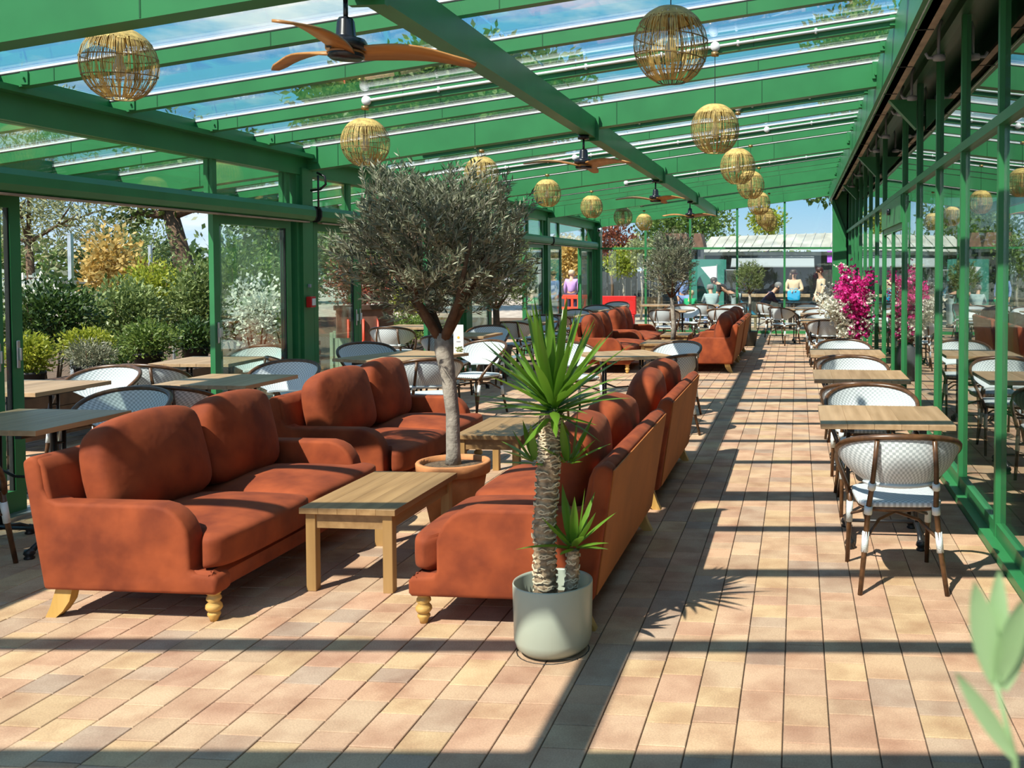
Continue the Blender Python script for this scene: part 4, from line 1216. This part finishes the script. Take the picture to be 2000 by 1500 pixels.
tree('oak', 'big oak with leaning dark trunk at the right of the doorway', -15.5, 23.4, (3.2, .24), [(-1.4, 0, 3.5, 1.1, 1.2, .8), (.2, 0, 4.3, 1.8, 1.8, 1.2), (1.5, 0, 3.2, 1.0, 1.2, .9), (-2.0, 0, 2.7, .7, .8, .45)], 'leaf_mid', 5200, .17, 32, lean=(-.7, 0), shell=.3)
tree('birch', 'slender young birch between golden maple and oak', -13.6, 19, (1.6, .04), [(0, 0, 2.0, .6, .6, .7), (.2, 0, 1.5, .5, .5, .4)], 'leaf_olive_green', 1500, .1, 33, aspect=.35)
tree('garden_tree', 'round green tree seen through the closed glass panel', -15.5, 27.5, (1.8, .12), [(0, 0, 2.6, 1.5, 1.4, 1.1), (1.6, 0, 2.3, 1.2, 1.2, 1.0)], 'leaf_mid', 4200, .15, 34)
tree('garden_tree', 'dark leafy tree behind the second closed glass panel', -11.6, 24.5, (1.4, .1), [(0, 0, 1.9, 1.0, 1.0, 1.1), (.8, 0, 1.5, .9, .9, .9)], 'leaf_olive_green', 3600, .13, 35)
tree('tall_tree', 'tall broad tree rising over the roof beyond the door wall', -14.5, 35, (5, .4), [(-1.5, 0, 7.6, 2.8, 2.6, 2.0), (1.8, 0, 8.6, 2.6, 2.6, 2.0), (3.8, 0, 6.6, 2.4, 2.4, 1.8), (-3, 0, 5.4, 2.0, 2.0, 1.5), (5.2, 0, 8.2, 1.8, 2, 1.6)], 'leaf_mid', 24000, .32, 36, shell=.2)
tree('tall_tree', 'tall oak rising behind the shed at the far right', 3.0, 37, (5, .4), [(-.6, 0, 9.4, 2.2, 2.2, 2.4), (1.6, 0, 7.6, 2.6, 2.2, 2.2), (-1.6, 0, 5.0, 1.7, 1.6, 1.0), (.6, 0, 5.0, 2.0, 1.8, 1.3)], 'leaf_mid', 17000, .28, 37, shell=.2)
g = 'trees behind the shed'
tree('garden_tree', 'green tree behind the brown roofed hut', -4.2, 41, (2.6, .15), [(0, 0, 3.6, 1.5, 1.4, .9), (-1.6, 0, 3.3, 1.3, 1.2, .9)], 'leaf_mid', 3600, .18, 38, g)
tree('garden_tree', 'small green tree peeping over the grey shed roof', -1.4, 43, (2.8, .12), [(0, 0, 3.7, .9, .9, .7)], 'leaf_lime', 1500, .16, 39, g)
g = 'young trees at the far corner'
tree('photinia', 'red leafed photinia on a bare stem at the far corner', -6.3, 32.0, (1.7, .05), [(0, 0, 2.5, .8, .7, .7), (.8, 0, 2.2, .6, .6, .6)], 'leaf_red', 2200, .13, 40, g)
tree('photinia', 'golden red young tree seen through the last open doorway', -7.1, 29.2, (1.2, .04), [(0, 0, 1.9, .6, .6, .8)], 'leaf_gold', 1800, .12, 41, g)
tree('young_tree', 'lime green young tree with white painted stem', -5.5, 29.8, (1.3, .035), [(0, 0, 1.75, .6, .6, .45)], 'leaf_lime', 1600, .11, 42, g, bark='bark_grey')
tree('young_tree', 'second lime green young tree with pale slim stem', -4.75, 28.8, (1.5, .03), [(0, 0, 2.1, .45, .45, .5)], 'leaf_pale', 900, .1, 43, g, bark='bark_grey')
tree('young_tree', 'green leafed young tree beside the third olive crown', -4.45, 30.3, (1.4, .04), [(0, 0, 2.0, .7, .6, .7)], 'leaf_olive_green', 1800, .12, 44, g, bark='bark_grey')
k = 0
for x, y, rx, h, m in [(-34, 36, 4, 3.2, 'leaf_mid'), (-26, 44, 4, 3.4, 'leaf_dark'), (-33, 24, 4, 3.0, 'leaf_olive_green'), (-20, 48, 4, 3.2, 'leaf_mid'), (-14, 52, 4.5, 3.4, 'leaf_dark'), (-4, 56, 4, 3.6, 'leaf_mid'), (-24, 32, 3, 2.6, 'leaf_dark'), (8, 50, 4, 4, 'leaf_mid'), (-28, 16, 3.5, 2.8, 'leaf_mid')]:
    tree('hedge_tree', ['rounded', 'dark', 'low grey green', 'mid green', 'broad dark', 'wide green', 'small dark', 'tall', 'bushy'][k] + ' distant tree in the boundary belt', x, y, (1.2, .2), [(0, 0, h * .55, rx, rx * .6, h * .5), (rx * .5, 0, h * .5, rx * .7, rx * .5, h * .45)], m, 2600, .34, 60 + k, 'distant boundary trees'); k += 1

def pole(x, y, h, label):
    t = thing('fence_pole', label, 'post', (x, y, 0), 0, 'galvanised poles in the plant area')
    MB().box(-.025, .025, -.025, .025, 0, h).build('shaft', 'galv', t)
    MB().box(-.03, .03, -.03, .03, h, h + .015).build('cap', 'galv', t)
pole(-9.8, 12.1, 2.05, 'galvanised pole left of the golden maple'); pole(-11.8, 15.7, 2.1, 'galvanised pole right of the golden maple'); pole(-11.8, 16.5, 2.0, 'galvanised pole before the birch')
t = thing('pole_rail', 'grey horizontal rail behind the golden maple', 'rail', (-11.0, 14.2, 1.35), radians(52))
MB().box(-1.1, 1.1, -.02, .02, 0, .05).build('rail', 'galv', t)
for xx in (-1.05, 0, 1.05): MB().box(xx - .02, xx + .02, -.02, .02, -1.35, 0).build('upright', 'galv', t)
# brick edged bed, orange-red panel with hooks and sage planter by the second bay
t = thing('brick_planter', 'low brick planting bed wall behind the sliding panel', 'wall', (-7.2, 12.55, 0))
rr = random.Random(6)
for c in range(7):
    for k in range(9):
        off = .0 if c % 2 else .11
        MB().cbox(.0, .1, -1.0 + k * .225 + off, -1.0 + k * .225 + off + .215, c * .075, c * .075 + .066, .003).build('brick', 'brick_wall', t)
MB().box(-.3, .09, -.95, 1.05, 0, .5).build('core', 'soil', t)
t = thing('hook_stand', 'rust brown display stand with orange hanging handles', 'stand', (-6.6, 14.1, 0), radians(38))
MB().box(-.42, .42, -.03, .03, .1, .98).build('panel', 'tile_brown', t)
MB().box(-.45, .45, -.06, .06, .96, 1.03).build('top_rail', 'bench_brown', t)
for sx in (-.4, .4): MB().box(sx - .03, sx + .03, -.05, .05, 0, .1).build('foot', 'bench_brown', t)
for k in range(3):
    x = -.26 + k * .22
    MB().tube([(x, -.05, .82), (x, -.06, .5), (x - .03, -.06, .42), (x - .06, -.06, .44)], .018, 7).build('handle', 'barrier_red', t, True)
t = thing('sage_planter', 'sage green slatted timber planter outside the second panel', 'planter', (-6.35, 12.95, 0), radians(20))
for k in range(4): MB().box(-.16 + k * .08, -.085 + k * .08, -.17, -.15, .04, .62).build('slat', 'sage_wood', t)
for k in range(4): MB().box(.15, .17, -.16 + k * .08, -.085 + k * .08, .04, .62).build('slat', 'sage_wood', t)
for sx in (-.17, .17):
    for sy in (-.17, .17): MB().box(sx - .02, sx + .02, sy - .02, sy + .02, 0, .7).build('corner_post', 'sage_wood', t)
MB().box(-.15, .15, -.15, .17, .1, .58).build('liner', 'soil', t)
t = thing('trellis', 'dark timber lattice trellis outside the second doorway', 'trellis', (-7.9, 17.2, 0), radians(30))
for k in range(6): MB().box(-.3 + k * .11, -.27 + k * .11, -.01, .01, 0, 1.15).build('slat', 'bench_brown', t)
for k in range(5): MB().box(-.32, .32, .01, .03, .2 + k * .2, .24 + k * .2).build('rail', 'bench_brown', t)

# ================================================================== beyond the far glazing
t = thing('plastic_barrier', 'red plastic pedestrian barrier beyond the last doorway', 'barrier', (-6.15, 26.5, 0))
for z0, z1 in ((.06, .14), (.42, .5), (.72, .84)): MB().cbox(-.6, .6, -.025, .025, z0, z1, .01).build('rail', 'barrier_red', t)
for k in range(7): MB().cbox(-.58 + k * .183, -.51 + k * .183, -.02, .02, .1, .76, .008).build('upright', 'barrier_red', t)
for sx in (-.45, .45): MB().cbox(sx - .06, sx + .06, -.25, .25, 0, .06, .01).build('foot', 'pot_dark', t)
t = thing('plastic_barrier', 'dark red barrier behind the far corner glazing', 'barrier', (-4.95, 26.2, 0))
MB().cbox(-.5, .5, -.06, .06, .3, .82, .02).build('panel', 'red_plastic', t); MB().cbox(-.45, .45, -.1, .1, 0, .3, .02).build('base', 'red_plastic', t)
t = thing('board_fence', 'dark vertical board fence behind the young trees', 'fence', (-6.2, 34, 0))
for k in range(22): MB().box(-2.4 + k * .22, -2.19 + k * .22, 0, .03, 0, 1.45 + (k % 3) * .02).build('board', 'fence_dark', t)
for z in (.4, 1.2): MB().box(-2.4, 2.4, .03, .07, z, z + .08).build('rail', 'fence_dark', t)
t = thing('sleeper_bed', 'timber sleeper bed wall at the foot of the fence', 'wall', (-5.9, 33, 0))
for z in (0, .2, .4):
    for k in range(3): MB().cbox(-2.2 + k * 1.5, -.71 + k * 1.5, -.08, .08, z, z + .195, .008).build('sleeper', 'sleeper', t)

# shed with grey sheet roof, awning and shutter
t = thing('shed', 'long dark shed with grey sheet roof and grey awning', 'shed', (-.2, 33, 0))
for k in range(36): MB().box(-3.0 + k * .17, -2.835 + k * .17, -.02 - (k % 2) * .008, .02, 0, 2.15).build('board', 'shed_board', t)
MB().box(-3.0, 3.1, .02, 3, 0, 2.1).build('body', 'shed_board', t)
for k in range(19):
    x0 = -3.15 + k * .34; m = MB()
    vs = []
    for x, dz in ((x0, 0), (x0 + .29, 0), (x0 + .3, .025), (x0 + .34, .025)):
        vs += [(x, -.35, 2.13 + dz + (x + 3) * .025), (x + .25, 1.3, 2.72 + dz + (x + 3) * .028)]
    m.add(vs + [(x, y, z - .012) for x, y, z in vs], [(0, 2, 3, 1), (2, 4, 5, 3), (4, 6, 7, 5), (9, 11, 10, 8), (11, 13, 12, 10), (13, 15, 14, 12), (0, 8, 10, 2), (2, 10, 12, 4), (4, 12, 14, 6)])
    m.build('roof_sheet', 'roof_sheet', t)
MB().box(-3.15, 3.3, -.36, -.33, 2.02, 2.13).build('fascia', 'shed_board', t)
m = MB(); m.prism([(-.06, 2.06), (-.75, 1.66), (-.75, 1.62), (-.06, 2.0)], -2.05, .75, 'x'); m.build('awning', 'awning', t)
for k in range(9): MB().box(-1.95, .55, -.06, -.03, .72 + k * .105, .82 + k * .105).build('shutter_slat', 'fence_dark', t)
MB().box(-2.05, .62, -.14, -.02, .6, .71).build('counter', 'sleeper', t)
t = thing('wall_sign', 'small purple sign hanging on the shed end', 'sign', (1.07, 32.7, 1.95))
MB().box(-.08, .08, -.015, .015, -.17, .22).build('board', 'purple_sign', t); MB().box(-.08, .08, .015, .25, .18, .2).build('bracket', 'fence_dark', t)
t = thing('timber_hut', 'small hut with brown pitched roof beside the shed', 'hut', (-3.5, 31.2, 0))
MB().box(-.9, .35, .0, .8, 0, 2.2).build('wall', 'fence_dark', t)
MB().box(-1.1, .2, -.08, 0, 2.1, 2.2).build('beam', 'roof_sheet', t)
for x0 in (-1.0, .05, ):
    w = 1.0 if x0 < 0 else .42
    MB().prism([(x0, 2.25), (x0 + w, 2.25), (x0 + w - .12, 2.72), (x0 + .1, 2.72)], -.2, .9).build('roof_slope', 'tile_brown', t)
for xx in (-.85, .1, .4): MB().box(xx - .05, xx + .05, -.15, -.05, 0, 2.25).build('post', 'fence_dark', t)
t = thing('playhouse', 'dark green play tower with arched opening and blue slide', 'playhouse', (-2.75, 29, 0))
m = MB(); pts = [(-.55, 0), (-.55, 1.86), (.52, 1.86), (.52, 0), (.3, 0), (.3, 1.15)] + [(.3 * cos(a) - .0, 1.15 + .28 * sin(a)) for a in [pi * i / 10 for i in range(1, 10)]] + [(-.3, 1.15), (-.3, 0)]
m.prism(pts, -.02, .02); m.build('arch_panel', 'play_green', t)
MB().box(-.55, .52, .9, .94, 0, 1.86).build('back_panel', 'play_green', t)
MB().box(.49, .52, .02, .9, .0, 1.2).build('side_panel', 'fence_dark', t)
MB().box(-.55, -.52, .02, .9, .0, 1.86).build('side_panel', 'fence_dark', t)
m = MB(); m.add([(.52, .2, 1.05), (.52, .7, 1.05), (1.5, .7, .12), (1.5, .2, .12), (.52, .2, 1.0), (.52, .7, 1.0), (1.5, .7, .06), (1.5, .2, .06)], [(0, 1, 2, 3), (7, 6, 5, 4), (0, 3, 7, 4), (1, 5, 6, 2), (3, 2, 6, 7)]); m.build('slide', 'play_blue', t)
for xx, yy in ((.55, .1), (1.0, .1), (1.0, .85)): MB().tube([(xx, yy, 0), (xx, yy, 1.55)], .025, 6).build('pole', 'black_metal', t)
MB().tube([(.55, .1, 1.53), (1.0, .1, 1.53)], .022, 6).build('hand_rail', 'alu', t)
t = thing('shade_sail', 'small white triangular shade cloth before the play tower', 'cloth', (-2.45, 27.6, 0))
MB().add([(-.35, 0, 1.62), (.12, .0, 1.66), (.1, .02, 1.08), (-.35, .012, 1.62), (.12, .012, 1.66), (.1, .032, 1.08)], [(0, 2, 1), (3, 4, 5), (0, 1, 4, 3), (1, 2, 5, 4), (2, 0, 3, 5)]).build('cloth', 'paper', t)
MB().tube([(.12, .03, 0), (.12, .03, 1.7)], .015, 6).build('pole', 'alu', t)
t = thing('outdoor_table', 'black outdoor table before the two standing women', 'table', (.1, 24.75, 0))
MB().cbox(-.6, .45, -.3, .3, .68, .72, .006).build('tabletop', 'black_metal', t)
for sx in (-.5, .35):
    for sy in (-.22, .22): MB().box(sx - .02, sx + .02, sy - .02, sy + .02, 0, .68).build('leg', 'black_metal', t)
def bench(x, y, w, label, rz=0., h=.365):
    t = thing('outdoor_bench', label, 'bench', (x, y, 0), rz)
    for k in range(3): MB().box(-w / 2, w / 2, -.16 + k * .11, -.06 + k * .11, h - .04, h).build('slat', 'sleeper', t)
    for sx in (-w / 2 + .1, w / 2 - .1): MB().box(sx - .03, sx + .03, -.14, .14, 0, h - .04).build('leg', 'sleeper', t)
bench(-2.55, 25.1, 1.3, 'timber bench under the seated guests in green and grey'); bench(-.95, 25.05, .5, 'timber stool under the man in dark purple')

# ================================================================== people
def skin(name, V, E, m, parent, sub=1, root=0):
    """V: list of (position, radius); E: edges; grown into one surface"""
    me = bpy.data.meshes.new(name); me.from_pydata([v[0] for v in V], E, []); me.update()
    o = bpy.data.objects.new(name, me); COL.objects.link(o); o.parent = parent
    me.materials.append(MATS[m])
    s = o.modifiers.new('skin', 'SKIN'); s.use_smooth_shade = True
    d = me.skin_vertices[0].data
    for i, v in enumerate(V):
        r = v[1]; d[i].radius = (r, r) if not isinstance(r, tuple) else r; d[i].use_root = (i == root)
    ss = o.modifiers.new('sub', 'SUBSURF'); ss.levels = sub; ss.render_levels = sub
    return o
def person(label, loc, rz, J, top, legs, hair, long_hair=False, glasses=False, s=.93, arms_bare=False):
    """J: joints in metres for a 1.65 m figure facing +y; one body surface, clothes over it"""
    t = thing('person', label, 'person', loc, rz); t.scale = (s, s, s)
    g = lambda k: Vector(J[k])
    V = []; E = []
    def a(p, r, par=None):
        V.append((Vector(p), r))
        if par is not None: E.append((par, len(V) - 1))
        return len(V) - 1
    pel = a(g('pelvis'), .13); spi = a(g('pelvis').lerp(g('chest'), .5), .115, pel); che = a(g('chest'), .13, spi)
    nec = a(g('neck'), .052, che); up_ = (g('head') - g('neck')).normalized()
    fwd = Vector(J.get('look', (0, 1, 0))).normalized()
    h1 = a(g('head') - up_ * .05 + fwd * .012, .068, nec); h2 = a(g('head') + up_ * .03, .086, h1); a(g('head') + up_ * .1, .058, h2)
    ps = []
    for sd in ('l', 'r'):
        k = -1 if sd == 'l' else 1
        sh = a(g('sh_' + sd), .052, che); el = a(g('el_' + sd), .038, sh); wr_ = a(g('wr_' + sd), .026, el)
        d = (g('wr_' + sd) - g('el_' + sd)).normalized(); q = d.orthogonal().normalized(); q2 = d.cross(q)
        pm = a(g('wr_' + sd) + d * .05, (.036, .018), wr_)
        for f in range(4):
            b = g('wr_' + sd) + d * .085 + q2 * (.027 - f * .018)
            i1 = a(b, .0085, pm); a(b + d * (.03 + .006 * (f in (1, 2))) + q * .012, .0075, i1)
        th = a(g('wr_' + sd) + d * .035 + q2 * .042, .009, pm); a(g('wr_' + sd) + d * .065 + q2 * .05 + q * .01, .008, th)
        hp = a(g('hip_' + sd), .085, pel); kn = a(g('kn_' + sd), .055, hp); an = a(g('an_' + sd), .038, kn)
        to = Vector(J.get('toe', (0, .13, -.03))); a(g('an_' + sd) + to, .03, an)
    skin('body', V, E, 'skin', t)
    # clothes
    V = []; E = []
    c0 = a(g('pelvis') + Vector((0, 0, .0)), .155); c1 = a(g('pelvis').lerp(g('chest'), .5), .14, c0); c2 = a(g('chest'), .15, c1); a(g('chest').lerp(g('neck'), .7), .075, c2)
    for sd in ('l', 'r'):
        s1 = a(g('sh_' + sd), .07, c2); e1 = a(g('el_' + sd) if not arms_bare else g('sh_' + sd).lerp(g('el_' + sd), .7), .054, s1)
        if not arms_bare: a(g('el_' + sd).lerp(g('wr_' + sd), .88), .042, e1)
    skin('top', V, E, top, t)
    V = []; E = []
    c0 = a(g('pelvis') + Vector((0, 0, .02)), .148)
    for sd in ('l', 'r'):
        h = a(g('hip_' + sd), .1, c0); k = a(g('kn_' + sd), .072, h); a(g('an_' + sd), .056, k)
    skin('trousers', V, E, legs, t)
    for sd in ('l', 'r'):
        p = g('an_' + sd); to = Vector(J.get('toe', (0, .13, -.03)))
        m = MB(); m.puff(.09, .24, .075, 4, 5, M=tr(p.x, p.y + .05, max(.04, p.z - .045))); m.build('shoe', 'cloth_black', t, True)
    # face and hair
    sdv = fwd.cross(Vector((0, 0, 1))).normalized(); H = g('head')
    f = MB(); f.tube([H + fwd * .082 + up_ * .025, H + fwd * .108 - up_ * .008], [.008, .014], 6); f.build('nose', 'skin', t, True)
    for k in (-1, 1):
        MB().puff(.022, .022, .016, 2, 4, M=tr(*(H + fwd * .083 + sdv * k * .033 + up_ * .03))).build('eye', 'hair_dark', t, True)
        MB().puff(.02, .04, .055, 2.5, 4, M=tr(*(H + sdv * k * .09 + up_ * .01))).build('ear', 'skin', t, True)
    MB().tube([H + fwd * .079 - up_ * .035 - sdv * .025, H + fwd * .087 - up_ * .037, H + fwd * .079 - up_ * .035 + sdv * .025], .006, 5).build('mouth', 'cloth_purple', t, True)
    m = MB(); m.puff(.2, .2, .18, 2.4, 8, M=tr(*(H - fwd * .028 + up_ * .062))); m.build('hair', hair, t, True)
    if long_hair:
        m = MB(); b = H - fwd * .06
        for k in (-1, 0, 1): m.tube([b + up_ * .05 + sdv * .07 * k, b - up_ * .08 + sdv * .085 * k, b - up_ * .24 + sdv * .09 * k + fwd * .09 * abs(k)], [.045, .06, .03], 8)
        m.build('long_hair', hair, t, True)
    if glasses:
        m = MB(); m.cbox(-.085, .085, -.012, .012, -.022, .022, .006, M=tr(*(H + fwd * .1 + up_ * .028)) @ fwd.to_track_quat('Y', 'Z').to_matrix().to_4x4()); m.build('sunglasses', 'lens_dark', t)
    return t
def stand(**k):
    J = dict(pelvis=(0, 0, .92), chest=(0, .0, 1.24), neck=(0, .0, 1.42), head=(0, .02, 1.53), sh_l=(-.17, 0, 1.34), sh_r=(.17, 0, 1.34), el_l=(-.22, .02, 1.08), el_r=(.22, .02, 1.08),
             wr_l=(-.2, .12, .87), wr_r=(.2, .12, .87), hip_l=(-.09, 0, .86), hip_r=(.09, 0, .86), kn_l=(-.1, .02, .48), kn_r=(.1, .02, .48), an_l=(-.1, 0, .07), an_r=(.1, 0, .07)); J.update(k); return J
def sit(lean=.1, **k):
    J = dict(pelvis=(0, 0, .54), chest=(0, lean, .84), neck=(0, lean * 1.6, 1.01), head=(0, lean * 1.9 + .03, 1.12), sh_l=(-.17, lean * 1.2, .94), sh_r=(.17, lean * 1.2, .94), el_l=(-.22, lean + .14, .74), el_r=(.22, lean + .14, .74),
             wr_l=(-.1, lean + .32, .76), wr_r=(.1, lean + .32, .76), hip_l=(-.09, .06, .53), hip_r=(.09, .06, .53), kn_l=(-.11, .44, .52), kn_r=(.11, .44, .52), an_l=(-.11, .42, .08), an_r=(.11, .42, .08)); J.update(k); return J
person('blond person in a lilac jumper seen from behind, beyond the red barrier', (-6.56, 27.4, 0), 0, stand(), 'cloth_lilac', 'cloth_purple', 'hair_blond', s=.92)
person('person with long dark hair, sunglasses and beige jacket holding turquoise bag', (-.1, 25.45, 0), pi, stand(el_l=(-.24, .08, 1.1), el_r=(.24, .08, 1.1), wr_l=(-.1, .26, 1.06), wr_r=(.1, .26, 1.06), look=(-.35, 1, -.05)), 'cloth_beige', 'cloth_black', 'hair_dark', True, True, s=.93)
person('person with short brown hair and cream coat, turned to the woman in beige', (.62, 25.5, 0), radians(110), stand(look=(0, 1, -.1), head=(0, .05, 1.56)), 'cloth_cream', 'cloth_cream', 'hair_dark', s=.95)
person('seated grey haired person in dark purple jacket leaning on the table', (-.95, 25.05, 0), radians(-80), sit(.22), 'cloth_purple', 'cloth_black', 'hair_grey', s=.98)
person('person in black top and grey trousers bending over the bench', (-1.7, 25.95, 0), radians(85), stand(chest=(0, .34, 1.12), neck=(0, .48, 1.22), head=(0, .58, 1.28), sh_l=(-.16, .42, 1.15), sh_r=(.16, .42, 1.15), el_l=(-.2, .5, .9), el_r=(.2, .5, .9), wr_l=(-.12, .58, .68), wr_r=(.12, .58, .68), look=(0, .8, -.6)), 'cloth_black', 'cloth_grey', 'hair_dark', s=.95, arms_bare=True)
person('seated grey haired person in a pale blue shirt, back to camera', (-2.25, 25.1, 0), radians(15), sit(.12), 'cloth_grey', 'cloth_blue', 'hair_grey', s=.93)
person('seated young person in a bright green shirt on the bench', (-2.85, 25.1, 0), radians(-10), sit(.1), 'cloth_green', 'cloth_blue', 'hair_blond', s=.8)
person('person in a blue shirt standing behind the third olive crown', (-3.15, 26.3, 0), radians(200), stand(), 'cloth_blue', 'cloth_blue', 'hair_dark', s=.9)
t = thing('shopping_bag', 'turquoise cloth bag held in front of the woman in sunglasses', 'bag', (-.1, 25.2, .73))
m = MB(); m.puff(.34, .12, .28, 5, 8, M=tr(0, 0, .14)); m.build('bag_body', 'bag_blue', t, True)
for sx in (-.06, .06): MB().tube([(sx - .05, 0, .26), (sx - .03, 0, .33), (sx + .03, 0, .33), (sx + .05, 0, .26)], .008, 6).build('strap', 'bag_blue', t, True)
t = thing('shoulder_bag', 'black shoulder bag at the hip of the person in cream coat', 'bag', (.83, 25.3, .72))
m = MB(); m.puff(.26, .12, .22, 4, 8, M=tr(0, 0, .11)); m.build('bag_body', 'cloth_black', t, True)
MB().tube([(-.1, 0, .2), (-.16, .06, .45), (-.2, .1, .6), (-.1, .14, .45), (.08, .05, .2)], .01, 6).build('strap', 'cloth_black', t, True)
